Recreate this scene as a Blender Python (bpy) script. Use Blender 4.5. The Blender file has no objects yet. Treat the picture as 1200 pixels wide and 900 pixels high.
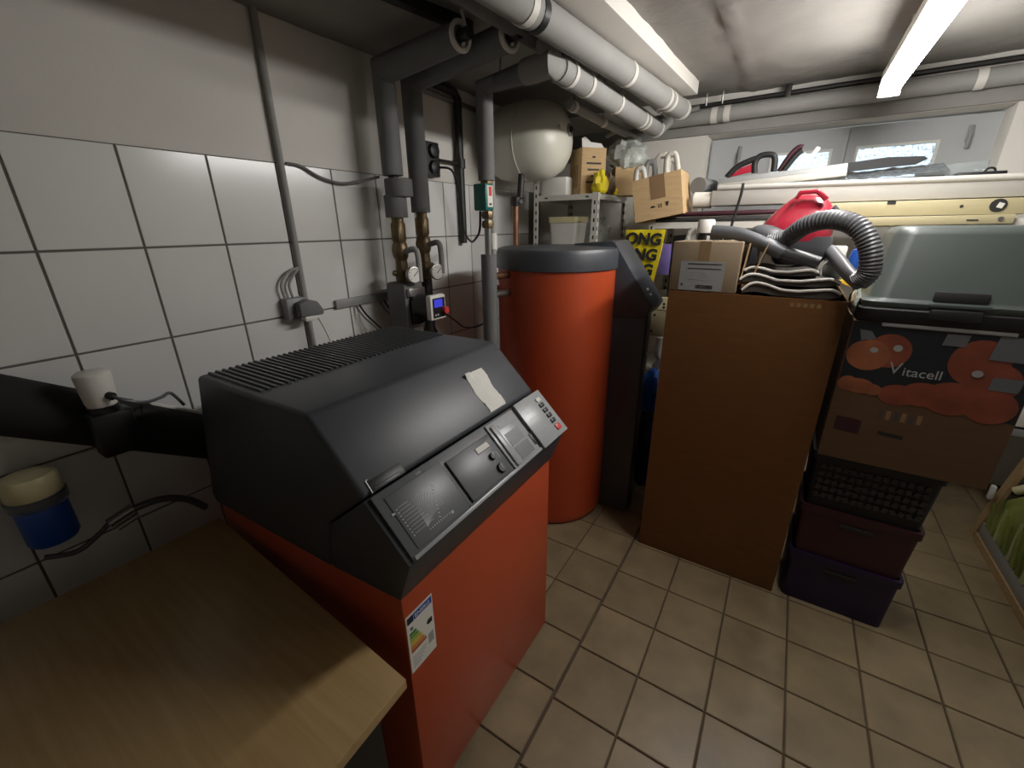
import bpy, bmesh, math, random
from mathutils import Vector, Matrix, Euler
random.seed(7)
SC = bpy.context.scene
COL = SC.collection
R = math.radians

# ------------------------------------------------------------------ camera
cam_d = bpy.data.cameras.new('camera')
cam_d.sensor_width = 36.0
cam_d.lens = 14.851
cam_d.clip_start = 0.02
cam = bpy.data.objects.new('camera', cam_d)
COL.objects.link(cam)
PITCH, YAW, ROLL = R(20.461), R(32.552), R(-0.5845)
fw = Vector((-math.sin(YAW) * math.cos(PITCH), math.cos(YAW) * math.cos(PITCH), -math.sin(PITCH)))
rt = Vector((math.cos(YAW), math.sin(YAW), 0))
up = rt.cross(fw)
r2 = math.cos(ROLL) * rt + math.sin(ROLL) * up
u2 = -math.sin(ROLL) * rt + math.cos(ROLL) * up
M = Matrix((r2, u2, -fw)).transposed().to_4x4()
M.translation = Vector((0, 0, 1.68))
cam.matrix_world = M
SC.camera = cam

# ------------------------------------------------------------------ world, exposure (the lamp itself is built with the ceiling)
W = bpy.data.worlds.new('overcast_sky')
SC.world = W
W.use_nodes = True
bg = W.node_tree.nodes['Background']
bg.inputs[0].default_value = (0.80, 0.91, 1.0, 1)
bg.inputs[1].default_value = 1.5
LAMP_STRENGTH = 58.0
LAMP_NEAR = 1.50
SC.view_settings.view_transform = 'Standard'
SC.view_settings.look = 'None'
SC.view_settings.gamma = 1.0
SC.view_settings.use_curve_mapping = False
SC.view_settings.exposure = 0.30
SC.cycles.use_denoising = True
SC.cycles.max_bounces = 8

# ------------------------------------------------------------------ materials
def lin(h):
    h = h.lstrip('#')
    o = []
    for i in (0, 2, 4):
        c = int(h[i:i + 2], 16) / 255
        o.append(c / 12.92 if c <= 0.04045 else ((c + 0.055) / 1.055) ** 2.4)
    return o

MATS = {}
def mat(name, col, rough=0.5, metal=0.0, var=0.12, scale=6.0, bump=0.0, bscale=60.0, trans=0.0, emit=0.0,
        rnd=0.0, spec=0.5, stretch=(1, 1, 1), coat=0.0, alpha=1.0, dist=0.002, detail=4.0):
    m = bpy.data.materials.new(name)
    m.use_nodes = True
    nt = m.node_tree
    b = nt.nodes['Principled BSDF']
    c = lin(col)
    tc = nt.nodes.new('ShaderNodeTexCoord')
    mp = nt.nodes.new('ShaderNodeMapping')
    mp.inputs['Scale'].default_value = stretch
    nt.links.new(tc.outputs['Object'], mp.inputs[0])
    no = nt.nodes.new('ShaderNodeTexNoise')
    no.inputs['Scale'].default_value = scale
    no.inputs['Detail'].default_value = detail
    nt.links.new(mp.outputs[0], no.inputs['Vector'])
    mx = nt.nodes.new('ShaderNodeMix')
    mx.data_type = 'RGBA'
    mx.inputs[6].default_value = [x * (1 - var) for x in c] + [1]
    mx.inputs[7].default_value = [min(1, x * (1 + var)) for x in c] + [1]
    mr = nt.nodes.new('ShaderNodeMapRange')
    mr.inputs[1].default_value = 0.3
    mr.inputs[2].default_value = 0.7
    nt.links.new(no.outputs[0], mr.inputs[0])
    nt.links.new(mr.outputs[0], mx.inputs[0])
    out = mx.outputs[2]
    if rnd:
        oi = nt.nodes.new('ShaderNodeObjectInfo')
        hs = nt.nodes.new('ShaderNodeHueSaturation')
        ma = nt.nodes.new('ShaderNodeMapRange')
        ma.inputs[3].default_value = 1 - rnd
        ma.inputs[4].default_value = 1 + rnd
        nt.links.new(oi.outputs['Random'], ma.inputs[0])
        nt.links.new(ma.outputs[0], hs.inputs['Value'])
        nt.links.new(out, hs.inputs['Color'])
        out = hs.outputs[0]
        # shift the noise per piece
        cx = nt.nodes.new('ShaderNodeMath'); cx.operation = 'MULTIPLY'; cx.inputs[1].default_value = 37.0
        nt.links.new(oi.outputs['Random'], cx.inputs[0])
        nt.links.new(cx.outputs[0], mp.inputs['Location'])
    nt.links.new(out, b.inputs['Base Color'])
    b.inputs['Roughness'].default_value = rough
    b.inputs['Metallic'].default_value = metal
    b.inputs['Specular IOR Level'].default_value = spec
    b.inputs['Transmission Weight'].default_value = trans
    b.inputs['Coat Weight'].default_value = coat
    b.inputs['Alpha'].default_value = alpha
    if emit:
        b.inputs['Emission Color'].default_value = c + [1]
        b.inputs['Emission Strength'].default_value = emit
    if bump:
        n2 = nt.nodes.new('ShaderNodeTexNoise')
        n2.inputs['Scale'].default_value = bscale
        n2.inputs['Detail'].default_value = 5
        nt.links.new(mp.outputs[0], n2.inputs['Vector'])
        bp = nt.nodes.new('ShaderNodeBump')
        bp.inputs['Strength'].default_value = bump
        bp.inputs['Distance'].default_value = dist
        nt.links.new(n2.outputs[0], bp.inputs['Height'])
        nt.links.new(bp.outputs[0], b.inputs['Normal'])
    MATS[name] = m
    return m

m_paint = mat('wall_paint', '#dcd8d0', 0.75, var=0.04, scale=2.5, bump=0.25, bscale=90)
m_lintel = mat('lintel_grey', '#94928d', 0.8, var=0.08, bump=0.2)
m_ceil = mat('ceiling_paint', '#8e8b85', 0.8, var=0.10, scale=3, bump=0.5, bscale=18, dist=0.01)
m_wtile = mat('glazed_wall_tile', '#e2e2df', 0.2, var=0.02, scale=3, rnd=0.02, coat=0.3)
m_wgrout = mat('wall_grout', '#6d6a64', 0.9, var=0.08)
m_ftile = mat('floor_tile_glaze', '#908063', 0.38, var=0.20, scale=7, rnd=0.06, bump=0.12, bscale=30, detail=6)
m_fgrout = mat('floor_grout', '#5f5345', 0.9, var=0.1)
m_white = mat('white_plastic', '#e2e0d8', 0.4, var=0.03)
m_whitemat = mat('white_lacquer', '#b0ada5', 0.5, var=0.03)
m_frame = mat('window_frame_paint', '#b9bcbd', 0.45, var=0.03)
m_orange = mat('orange_enamel', '#ba5030', 0.36, var=0.04, scale=2)
m_orange2 = mat('orange_jacket', '#b84a27', 0.38, var=0.05, scale=2)
m_black = mat('black_plastic', '#43464b', 0.40, var=0.05, bump=0.25, bscale=400, dist=0.0005)
m_panel = mat('grey_panel_plastic', '#5f6265', 0.38, var=0.04)
m_panel2 = mat('light_panel_plastic', '#a2a5a6', 0.3, var=0.03)
m_flue = mat('flue_black', '#1b1b1b', 0.85, var=0.1, bump=0.2)
m_fruitb = mat('dull_cardboard', '#5a422a', 0.7, var=0.1, stretch=(1, 1, 5))
m_weave = mat('woven_plastic', '#35322e', 0.6)
m_dark = mat('near_black_plastic', '#17181a', 0.45, var=0.05)
m_rubber = mat('black_rubber', '#151515', 0.6, var=0.05)
m_print = mat('pale_print', '#b8bab9', 0.6, var=0.02)
m_ink = mat('dark_ink', '#22211f', 0.7, var=0.02)
m_paper = mat('white_paper', '#e4e2da', 0.7, var=0.03)
m_red = mat('red_plastic', '#a82638', 0.25, var=0.05, coat=0.4)
m_redbtn = mat('red_button', '#d2453c', 0.4, var=0.02)
m_insul = mat('grey_pipe_insulation', '#979692', 0.7, var=0.06, scale=10, bump=0.2, bscale=80)
m_insuld = mat('dark_pipe_insulation', '#717170', 0.75, var=0.08, scale=10, bump=0.2, bscale=80)
m_tape = mat('pale_tape', '#d8d5cc', 0.5, var=0.04)
m_brass = mat('aged_brass', '#77664a', 0.42, metal=0.6, var=0.25, scale=25)
m_copper = mat('copper_pipe', '#8f6650', 0.42, metal=0.6, var=0.25, scale=20)
m_steel = mat('galvanised_steel', '#9a9a97', 0.35, metal=0.8, var=0.1, scale=20)
m_dsteel = mat('dark_steel', '#3b3a38', 0.5, metal=0.5, var=0.15, scale=20)
m_shelf = mat('white_shelf_steel', '#cfccc2', 0.45, var=0.04)
m_hole = mat('dark_slot', '#2b2a28', 0.8, var=0.02)
m_vessel = mat('cream_enamel', '#dedccd', 0.33, var=0.03, scale=3)
m_carton = mat('kraft_cardboard', '#c4a579', 0.8, var=0.08, scale=14, stretch=(1, 1, 6))
m_cartond = mat('brown_cardboard', '#6b441b', 0.6, var=0.10, scale=8, stretch=(1, 1, 5))
m_cartonl = mat('grey_brown_cardboard', '#8a7860', 0.75, var=0.07, scale=10)
m_ptape = mat('packing_tape', '#8a7052', 0.25, var=0.05)
m_blue = mat('blue_plastic', '#1d4fa8', 0.4, var=0.08)
m_navy = mat('navy_fabric', '#20263d', 0.7, var=0.15, bump=0.4)
m_bluebag = mat('blue_bag_film', '#2a66c4', 0.25, var=0.2, bump=0.6, bscale=25, dist=0.01)
m_yellow = mat('yellow_film', '#e8d326', 0.4, var=0.08, bump=0.4, bscale=25)
m_cream = mat('cream_plastic', '#d8cfa2', 0.35, var=0.05)
m_green = mat('teal_plastic', '#1f6d62', 0.4, var=0.05)
m_tub = mat('grey_green_plastic', '#424945', 0.42, var=0.04, bump=0.15, bscale=200)
m_maroon = mat('maroon_plastic', '#3a1520', 0.45, var=0.06)
m_purple = mat('purple_plastic', '#22143a', 0.45, var=0.06)
m_hose = mat('grey_hose', '#57585b', 0.4, var=0.05)
m_hosew = mat('pale_hose', '#c6c2b6', 0.5, var=0.05)
m_clear = mat('clear_plastic', '#dfe6e4', 0.08, var=0.02, trans=0.85)
m_film = mat('crumpled_clear_film', '#c7ccc4', 0.15, var=0.15, trans=0.15, bump=0.8, bscale=35, dist=0.01)
m_fabric = mat('grey_fabric', '#4a4540', 0.85, var=0.12, bump=0.4, bscale=150)
m_piping = mat('white_piping', '#d9d5cd', 0.7, var=0.04)
m_screen = mat('blue_display', '#3b3fc0', 0.3, var=0.05, emit=0.5)
m_foil = mat('silver_foil', '#c2ccd4', 0.15, metal=0.9, var=0.1, bump=0.7, bscale=30, dist=0.01)
m_ivory = mat('ivory_panel', '#b3a985', 0.45, var=0.04)
m_gauge = mat('gauge_face', '#eceae2', 0.4, var=0.02)
m_sash = mat('grey_profile', '#929391', 0.45, var=0.04)

def wood(name, c1, c2, rough=0.4):
    m = mat(name, c1, rough, var=0.0)
    nt = m.node_tree
    b = nt.nodes['Principled BSDF']
    tc = nt.nodes.new('ShaderNodeTexCoord')
    mp = nt.nodes.new('ShaderNodeMapping')
    mp.inputs['Scale'].default_value = (2.0, 28.0, 28.0)
    no = nt.nodes.new('ShaderNodeTexNoise')
    no.inputs['Scale'].default_value = 2.2
    no.inputs['Detail'].default_value = 7
    no.inputs['Distortion'].default_value = 0.4
    cr = nt.nodes.new('ShaderNodeValToRGB')
    cr.color_ramp.elements[0].position = 0.3
    cr.color_ramp.elements[0].color = lin(c1) + [1]
    cr.color_ramp.elements[1].position = 0.7
    cr.color_ramp.elements[1].color = lin(c2) + [1]
    nt.links.new(tc.outputs['Object'], mp.inputs[0])
    nt.links.new(mp.outputs[0], no.inputs['Vector'])
    nt.links.new(no.outputs[0], cr.inputs[0])
    nt.links.new(cr.outputs[0], b.inputs['Base Color'])
    return m
m_beech = wood('beech_laminate', '#a48757', '#b2966a', 0.36)
m_plank = wood('plain_wood', '#a68a60', '#b89c72', 0.6)

def pane_material():
    m = mat('frosted_glass', '#dff1ff', 0.30, trans=1.0, var=0.0)
    nt = m.node_tree
    b = nt.nodes['Principled BSDF']
    tc = nt.nodes.new('ShaderNodeTexCoord')
    v = nt.nodes.new('ShaderNodeTexVoronoi')
    v.inputs['Scale'].default_value = 70
    nt.links.new(tc.outputs['Object'], v.inputs['Vector'])
    bp = nt.nodes.new('ShaderNodeBump')
    bp.inputs['Strength'].default_value = 0.8
    bp.inputs['Distance'].default_value = 0.01
    nt.links.new(v.outputs['Distance'], bp.inputs['Height'])
    nt.links.new(bp.outputs[0], b.inputs['Normal'])
    cr = nt.nodes.new('ShaderNodeValToRGB')
    cr.color_ramp.elements[0].color = lin('#a9c4d4') + [1]
    cr.color_ramp.elements[0].position = 0.05
    cr.color_ramp.elements[1].color = lin('#ecf7ff') + [1]
    cr.color_ramp.elements[1].position = 0.45
    nt.links.new(v.outputs['Distance'], cr.inputs[0])
    nt.links.new(cr.outputs[0], b.inputs['Base Color'])
    return m
m_pane = pane_material()

# ------------------------------------------------------------------ mesh helpers
def V(*a):
    return Vector(a[0]) if len(a) == 1 else Vector(a)

class MB:
    """collects shapes; build() links them as ONE mesh object"""
    def __init__(s, M=None):
        s.bm = bmesh.new()
        s.M = M or Matrix()
    def v(s, p):
        return s.bm.verts.new(s.M @ Vector(p))
    def face(s, vs):
        try:
            return s.bm.faces.new(vs)
        except ValueError:
            return None
    def box(s, x0, x1, y0, y1, z0, z1, rot=None, piv=None):
        c = [(x, y, z) for x in (x0, x1) for y in (y0, y1) for z in (z0, z1)]
        if rot is not None:
            pv = Vector(piv) if piv else Vector(((x0 + x1) / 2, (y0 + y1) / 2, (z0 + z1) / 2))
            e = Euler(rot).to_matrix()
            c = [pv + e @ (Vector(p) - pv) for p in c]
        q = [s.v(p) for p in c]
        for f in ((0, 1, 3, 2), (4, 6, 7, 5), (0, 4, 5, 1), (2, 3, 7, 6), (0, 2, 6, 4), (1, 5, 7, 3)):
            s.face([q[i] for i in f])
        return s
    def prism(s, pts, vec):
        a = [s.v(p) for p in pts]
        b = [s.v(Vector(p) + Vector(vec)) for p in pts]
        n = len(a)
        s.face(a[::-1]); s.face(b)
        for i in range(n):
            s.face([a[i], a[(i + 1) % n], b[(i + 1) % n], b[i]])
        return s
    def rings(s, rs, cap=True, closed=False):
        vs = [[s.v(p) for p in r] for r in rs]
        n = len(vs[0])
        m = len(vs)
        for i in range(m if closed else m - 1):
            A, B = vs[i], vs[(i + 1) % m]
            for j in range(n):
                s.face([A[j], A[(j + 1) % n], B[(j + 1) % n], B[j]])
        if cap and not closed:
            s.face(vs[0][::-1]); s.face(vs[-1])
        return s
    def lathe(s, prof, o, axis=(0, 0, 1), seg=24, cap=True):
        ax = Vector(axis).normalized()
        t = Vector((1, 0, 0)) if abs(ax.x) < 0.9 else Vector((0, 1, 0))
        e1 = ax.cross(t).normalized(); e2 = ax.cross(e1)
        o = Vector(o)
        rs = []
        for r, h in prof:
            r = max(r, 0.0004)
            rs.append([o + ax * h + (e1 * math.cos(2 * math.pi * k / seg) + e2 * math.sin(2 * math.pi * k / seg)) * r for k in range(seg)])
        return s.rings(rs, cap)
    def cyl(s, p0, p1, r, r1=None, seg=16):
        p0, p1 = Vector(p0), Vector(p1)
        d = p1 - p0
        return s.lathe([(r, 0), (r if r1 is None else r1, d.length)], p0, d, seg)
    def tube(s, pts, r, seg=10, smooth=6, ribs=None, rfun=None, closed=False):
        P = [Vector(p) for p in pts]
        if smooth and len(P) > 2:
            Q = []
            n = len(P)
            for i in range(n - 1):
                p0, p1, p2, p3 = P[max(i - 1, 0)], P[i], P[i + 1], P[min(i + 2, n - 1)]
                for k in range(smooth):
                    t = k / smooth
                    Q.append(0.5 * ((2 * p1) + (p2 - p0) * t + (2 * p0 - 5 * p1 + 4 * p2 - p3) * t * t + (3 * p1 - p0 - 3 * p2 + p3) * t ** 3))
            Q.append(P[-1])
            P = Q
        n = len(P)
        T = [((P[min(i + 1, n - 1)] - P[max(i - 1, 0)]).normalized()) for i in range(n)]
        e = T[0].orthogonal().normalized()
        rs = []
        for i in range(n):
            e = (e - T[i] * e.dot(T[i])).normalized()
            f = T[i].cross(e)
            k = 1.0
            if not smooth and 0 < i < n - 1:      # mitre
                c = (P[i] - P[i - 1]).normalized().dot(T[i])
                k = 1 / max(c, 0.3)
            rr = r
            if ribs:
                rr = r * (1 + ribs * (1 if i % 2 else -1))
            if rfun:
                rr = r * rfun(i / (n - 1))
            ring = []
            for j in range(seg):
                a = 2 * math.pi * j / seg
                d = e * math.cos(a) + f * math.sin(a)
                if k != 1.0:
                    # stretch along the bend direction
                    bd = ((P[i] - P[i - 1]).normalized() - (P[i + 1] - P[i]).normalized())
                    if bd.length > 1e-6:
                        bd.normalize()
                        d = d + bd * d.dot(bd) * (k - 1)
                ring.append(P[i] + d * rr)
            rs.append(ring)
        return s.rings(rs, True, closed)
    def torus(s, c, axis, R_, r, seg=20, sub=8, a0=0, a1=2 * math.pi):
        ax = Vector(axis).normalized()
        e1 = ax.orthogonal().normalized(); e2 = ax.cross(e1)
        full = abs(a1 - a0 - 2 * math.pi) < 1e-4
        rs = []
        for i in range(seg if full else seg + 1):
            a = a0 + (a1 - a0) * i / seg
            d = e1 * math.cos(a) + e2 * math.sin(a)
            rs.append([Vector(c) + d * (R_ + r * math.cos(2 * math.pi * j / sub)) + ax * r * math.sin(2 * math.pi * j / sub) for j in range(sub)])
        return s.rings(rs, not full, full)
    def ball(s, c, rx, ry=None, rz=None, rot=None, seg=20, rows=12, noise=0, p=1.0):
        ry = rx if ry is None else ry
        rz = rx if rz is None else rz
        e = Euler(rot).to_matrix() if rot else Matrix.Identity(3)
        def sg(x): return math.copysign(abs(x) ** p, x)
        rs = []
        for i in range(rows + 1):
            th = math.pi * (i / rows) * 0.996 + 0.006
            ring = []
            for j in range(seg):
                a = 2 * math.pi * j / seg
                k = 1 + noise * (random.random() - 0.5)
                ring.append(Vector(c) + e @ Vector((rx * sg(math.sin(th)) * sg(math.cos(a)) * k, ry * sg(math.sin(th)) * sg(math.sin(a)) * k, rz * sg(math.cos(th)) * k)))
            rs.append(ring)
        return s.rings(rs, True)
    def loft(s, c, levels, n=6, cap=True):
        """rounded rectangles: levels of (z, half x, half y, corner radius[, dx, dy])"""
        rs = []
        for L in levels:
            z, hx, hy, r = L[:4]
            dx, dy = (L[4], L[5]) if len(L) > 4 else (0, 0)
            ring = []
            for (sx, sy, a0) in ((1, 1, 0), (-1, 1, 90), (-1, -1, 180), (1, -1, 270)):
                for k in range(n):
                    a = R(a0 + 90 * k / (n - 1))
                    ring.append((c[0] + dx + sx * (hx - r) + r * math.cos(a), c[1] + dy + sy * (hy - r) + r * math.sin(a), z))
            rs.append(ring)
        return s.rings(rs, cap)
    def grid(s, fn, nu, nv, thick=0):
        vs = [[s.v(fn(i / nu, j / nv)) for j in range(nv + 1)] for i in range(nu + 1)]
        for i in range(nu):
            for j in range(nv):
                s.face([vs[i][j], vs[i + 1][j], vs[i + 1][j + 1], vs[i][j + 1]])
        if thick:
            s.bm.normal_update()
            bmesh.ops.solidify(s.bm, geom=s.bm.faces[:], thickness=thick)
        return s
    def mesh(s, name, bevel=0, bang=35, seg=2, smooth=40, origin=None):
        bmesh.ops.recalc_face_normals(s.bm, faces=s.bm.faces[:])
        if bevel:
            ed = [e for e in s.bm.edges if len(e.link_faces) == 2 and e.calc_face_angle(0) > R(bang)]
            bmesh.ops.bevel(s.bm, geom=ed, offset=bevel, segments=seg, affect='EDGES', clamp_overlap=True, profile=0.5)
        if origin is not None:
            bmesh.ops.translate(s.bm, verts=s.bm.verts[:], vec=-Vector(origin))
        me = bpy.data.meshes.new(name)
        s.bm.to_mesh(me); s.bm.free()
        for p in me.polygons:
            p.use_smooth = True
        me.set_sharp_from_angle(angle=R(smooth))
        return me
    def build(s, name, m, parent=None, bevel=0, bang=35, seg=2, smooth=40, kind=None, label=None):
        """parent None -> top level, origin at the base of its bounds"""
        if parent is None:
            bmesh.ops.recalc_face_normals(s.bm, faces=s.bm.faces[:])
            xs = [v.co for v in s.bm.verts]
            o = Vector(((min(p.x for p in xs) + max(p.x for p in xs)) / 2, (min(p.y for p in xs) + max(p.y for p in xs)) / 2, min(p.z for p in xs)))
        else:
            o = world_loc(parent)
        me = s.mesh(name, bevel, bang, seg, smooth, o)
        me.materials.append(m)
        ob = bpy.data.objects.new(name, me)
        COL.objects.link(ob)
        if parent is None:
            ob.location = o
        else:
            ob.parent = parent
        if kind:
            ob['kind'] = kind
        if label:
            ob['label'] = label
        return ob

def world_loc(o):
    p = Vector(o.location)
    while o.parent:
        o = o.parent
        p = p + Vector(o.location)
    return p

def thing(name, label, cat, loc, group=None):
    o = bpy.data.objects.new(name, None)
    o.empty_display_size = 0.1
    COL.objects.link(o)
    o.location = loc
    tag(o, label, cat, group)
    return o

def tag(o, label, cat, group=None):
    o['label'] = label
    o['category'] = cat
    if group:
        o['group'] = group
    return o

def struct(o):
    o['kind'] = 'structure'
    return o

def text(s, size, m, parent, M4, depth=0.0004, align='LEFT', name='printed_letters', fat=0.0):
    """flat lettering as a mesh; M4 maps text x/y/z to the world"""
    cu = bpy.data.curves.new(name, 'FONT')
    cu.body = s
    cu.size = size
    cu.extrude = depth
    cu.offset = fat
    cu.align_x = align
    cu.resolution_u = 3
    t = bpy.data.objects.new(name, cu)
    COL.objects.link(t)
    dg = bpy.context.evaluated_depsgraph_get()
    dg.update()
    me = bpy.data.meshes.new_from_object(t.evaluated_get(dg))
    bpy.data.objects.remove(t)
    o = world_loc(parent)
    me.transform(Matrix.Translation(-o) @ M4)
    me.name = name
    me.materials.clear()
    me.materials.append(m)
    ob = bpy.data.objects.new(name, me)
    COL.objects.link(ob)
    ob.parent = parent
    return ob

def frame(o, ex, ey, ez):
    m = Matrix((Vector(ex), Vector(ey), Vector(ez))).transposed().to_4x4()
    m.translation = Vector(o)
    return m
def on_front(o):       # on a face looking to -y: text x = +x, up = +z
    return frame(o, (1, 0, 0), (0, 0, 1), (0, -1, 0))
def on_side(o):        # on a face looking to +x: text x = +y, up = +z
    return frame(o, (0, 1, 0), (0, 0, 1), (1, 0, 0))

def copy_tree(o, parent=None):
    c = o.copy()
    COL.objects.link(c)
    c.parent = parent
    for ch in list(o.children):
        copy_tree(ch, c)
    return c

# ================================================================== SETTING
LW = -1.792            # painted left wall
BW = 3.25              # window wall
CE = 2.42              # ceiling

# floor with its tiles
fl = struct(MB().box(-2.0, 1.9, -1.4, 4.1, -0.12, -0.007).build('floor', m_fgrout))
def tile_mesh(name, sx, sy, h, ch, m):
    """tile with bevelled rim in local xy, top at z=h"""
    b = MB()
    def ring(x, y, z): return [(-x, -y, z), (x, -y, z), (x, y, z), (-x, y, z)]
    b.rings([ring(sx / 2, sy / 2, 0), ring(sx / 2, sy / 2, h - ch), ring(sx / 2 - ch, sy / 2 - ch, h)])
    me = b.mesh(name, smooth=28)
    me.materials.append(m)
    return me
TX, TY = 0.2485, 0.2485
tm = tile_mesh('tile', TX - 0.006, TY - 0.006, 0.009, 0.003, m_ftile)
o0 = world_loc(fl)
for i in range(-5, 9):
    for j in range(-4, 12):
        x = -0.217 + TX * (i + 0.5) + (0 if i >= -1 else -0.006)
        y = 0.995 + TY * (j + 0.5) + (0 if i >= -1 else 0.025)
        if y > (BW if x < 0.80 else 3.80) or x > 1.78:
            continue
        t = bpy.data.objects.new('tile', tm)
        COL.objects.link(t)
        t.parent = fl
        t.location = Vector((x, y, -0.009 + random.uniform(-0.0006, 0.0006))) - o0
        t.rotation_euler = (random.uniform(-.002, .002), random.uniform(-.002, .002), 0)

# left wall with its glazed tiles
wl = struct(MB().box(-2.0, LW, -1.4, 4.1, -0.12, 2.6).build('wall_left', m_paint))
PY, PZ = 0.2485, 0.300
gm = MB().box(LW - 0.001, LW + 0.0035, -1.2, BW, -0.0, 1.926).build('grout_bed', m_wgrout, wl)
wm = tile_mesh('tile', PZ - 0.0065, PY - 0.0065, 0.0055, 0.0016, m_wtile)
o0 = world_loc(wl)
for k in range(7):
    z1 = 1.926 - PZ * k
    for j in range(-5, 12):
        y = 0.332 + PY * (j + 0.5)
        if y + PY / 2 > BW:
            continue
        t = bpy.data.objects.new('tile', wm)
        COL.objects.link(t)
        t.parent = wl
        t.location = Vector((LW + 0.002, y, z1 - PZ / 2)) - o0
        t.rotation_euler = (0, R(90), 0)
        t.rotation_euler.x += random.uniform(-.0015, .0015)
        t.rotation_euler.z += random.uniform(-.0015, .0015)

# window wall with a deep recess, right wall, rear wall
RX0, RX1, RZ0, RZ1 = -0.585, 0.777, 1.74, 2.208
b = MB()
b.box(-2.0, RX0, BW, 4.1, -0.12, 2.6); b.box(RX1, 1.95, BW, 4.1, 0.60, 2.6); b.box(RX1, 0.86, BW, 4.1, -0.12, 0.60); b.box(0.86, 1.95, 3.84, 4.1, -0.12, 0.60)
b.box(RX0, RX1, BW, 4.1, -0.12, RZ0); b.box(RX0, RX1, BW, 3.75, RZ1, 2.6)
struct(b.build('wall_back', m_paint))
struct(MB().box(1.78, 1.95, -1.4, 4.1, -0.12, 2.6).build('wall_right', m_paint))
struct(MB().box(-2.0, 1.95, -1.5, -1.3, -0.12, 2.6).build('wall_front', m_paint))

# rough plastered ceiling with a raised seam
import mathutils.noise as mn
def ceil_z(x, y):
    z = 0.006 * mn.noise(Vector((x * 3, y * 3, 0))) + 0.0045 * mn.noise(Vector((x * 11, y * 11, 3)))
    xs = -0.37 + 0.03 * mn.noise(Vector((0, y * 4, 9)))
    d = x - xs
    z -= 0.016 * math.exp(-(d / 0.013) ** 2) * (0.7 + 0.5 * mn.noise(Vector((2, y * 9, 1))))
    z -= 0.010 * (1 / (1 + math.exp(-d / 0.02))) * math.exp(-max(d, 0) / 0.5)
    return CE + z
b = MB()
b.grid(lambda u, v: (-2.0 + 3.95 * u, -1.4 + 4.7 * v, ceil_z(-2.0 + 3.95 * u, -1.4 + 4.7 * v)), 130, 130)
b.box(-2.0, 1.95, -1.4, 4.1, 2.45, 2.6)
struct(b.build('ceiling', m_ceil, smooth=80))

# boxed soffit beside the overhead pipes
struct(MB().prism([(-0.84, 0.2, 2.36), (-0.715, 0.2, 2.36), (-0.603, 2.90, 2.36), (-0.84, 2.90, 2.36)], (0, 0, 0.075)).build('trim_1', m_paint, bevel=0.003))

# window: painted frame, two casements with frosted panes
wf = struct(MB().box(RX0, RX1, 3.46, 3.52, RZ0, RZ1).build('window_1', m_frame)) if False else None
def casement(n, x0, x1, px0, px1, pz0, pz1):
    b = MB()
    y0, y1 = 3.41, 3.47
    b.box(x0, px0, y0, y1, RZ0, RZ1 - 0.01); b.box(px1, x1, y0, y1, RZ0, RZ1 - 0.01)
    b.box(px0, px1, y0, y1, RZ0, pz0); b.box(px0, px1, y0, y1, pz1, RZ1 - 0.01)
    w = struct(b.build('window_%d' % n, m_frame))
    g = 0.012
    b = MB()   # glazing bead
    for q in ((px0, px0 + g, pz0, pz1), (px1 - g, px1, pz0, pz1), (px0 + g, px1 - g, pz0, pz0 + g), (px0 + g, px1 - g, pz1 - g, pz1)):
        b.box(q[0], q[1], y0 - 0.008, y0 + 0.02, q[2], q[3])
    b.build('glazing_bead', m_white, w)
    MB().box(px0, px1, y0 + 0.022, y0 + 0.028, pz0, pz1).build('pane', m_pane, w)
    MB().box(x0 + 0.004, x0 + 0.010, y0 - 0.012, y0 + 0.001, RZ0, RZ1 - 0.02).build('cover_strip', m_sash, w)
    b = MB()
    hx = (px0 + x0) / 2 if n == 1 else (px1 + x1) / 2
    b.box(hx - 0.011, hx + 0.011, y0 - 0.012, y0, 2.07, 2.15); b.box(hx - 0.007, hx + 0.007, y0 - 0.03, y0 - 0.012, 2.04, 2.12)
    b.build('handle', m_sash, w, bevel=0.003)
    return w
casement(1, RX0, 0.150, -0.222, 0.095, 1.80, 2.092)
casement(2, 0.153, RX1, 0.205, 0.565, 1.80, 2.094)
# reveal trim over the recess: lintel strip in a darker grey than the wall
struct(MB().box(-1.785, 1.775, BW - 0.02, BW, RZ1 + 0.002, RZ1 + 0.085).build('trim_2', m_lintel, bevel=0.003))

# fluorescent batten hung under the ceiling: the light of the room
lamp = thing('ceiling_lamp', 'long lit fluorescent batten lamp hanging under the ceiling at upper right', 'lamp', (0.235, 2.0, 2.20))
LX0, LX1, LY0, LY1 = 0.197, 0.272, LAMP_NEAR, 2.75
MB().box(LX0 - 0.002, LX1 + 0.002, LY0, LY1, 2.258, 2.300).build('housing', m_white, lamp, bevel=0.004)
m_lit = mat('lit_diffuser', '#faf7f4', 0.4, var=0.0, emit=LAMP_STRENGTH)
prof = [(0.0005, 2.2585), (0.000, 2.236), (0.006, 2.218), (0.018, 2.205), (0.0375, 2.200), (0.057, 2.205), (0.069, 2.218), (0.075, 2.236), (0.0745, 2.2585)]
MB().prism([(LX0 + x, LY0 + 0.014, z) for x, z in prof], (0, LY1 - LY0 - 0.028, 0)).build('diffuser', m_lit, lamp)
for y in (LY0, LY1 - 0.014):
    MB().box(LX0 - 0.001, LX1 + 0.001, y, y + 0.014, 2.199, 2.259).build('end_cap', m_white, lamp, bevel=0.002)
for y in (LY0 + 0.2, LY1 - 0.25):
    MB().box(0.228, 0.241, y, y + 0.013, 2.299, CE + 0.012).build('stem', m_white, lamp)

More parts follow.
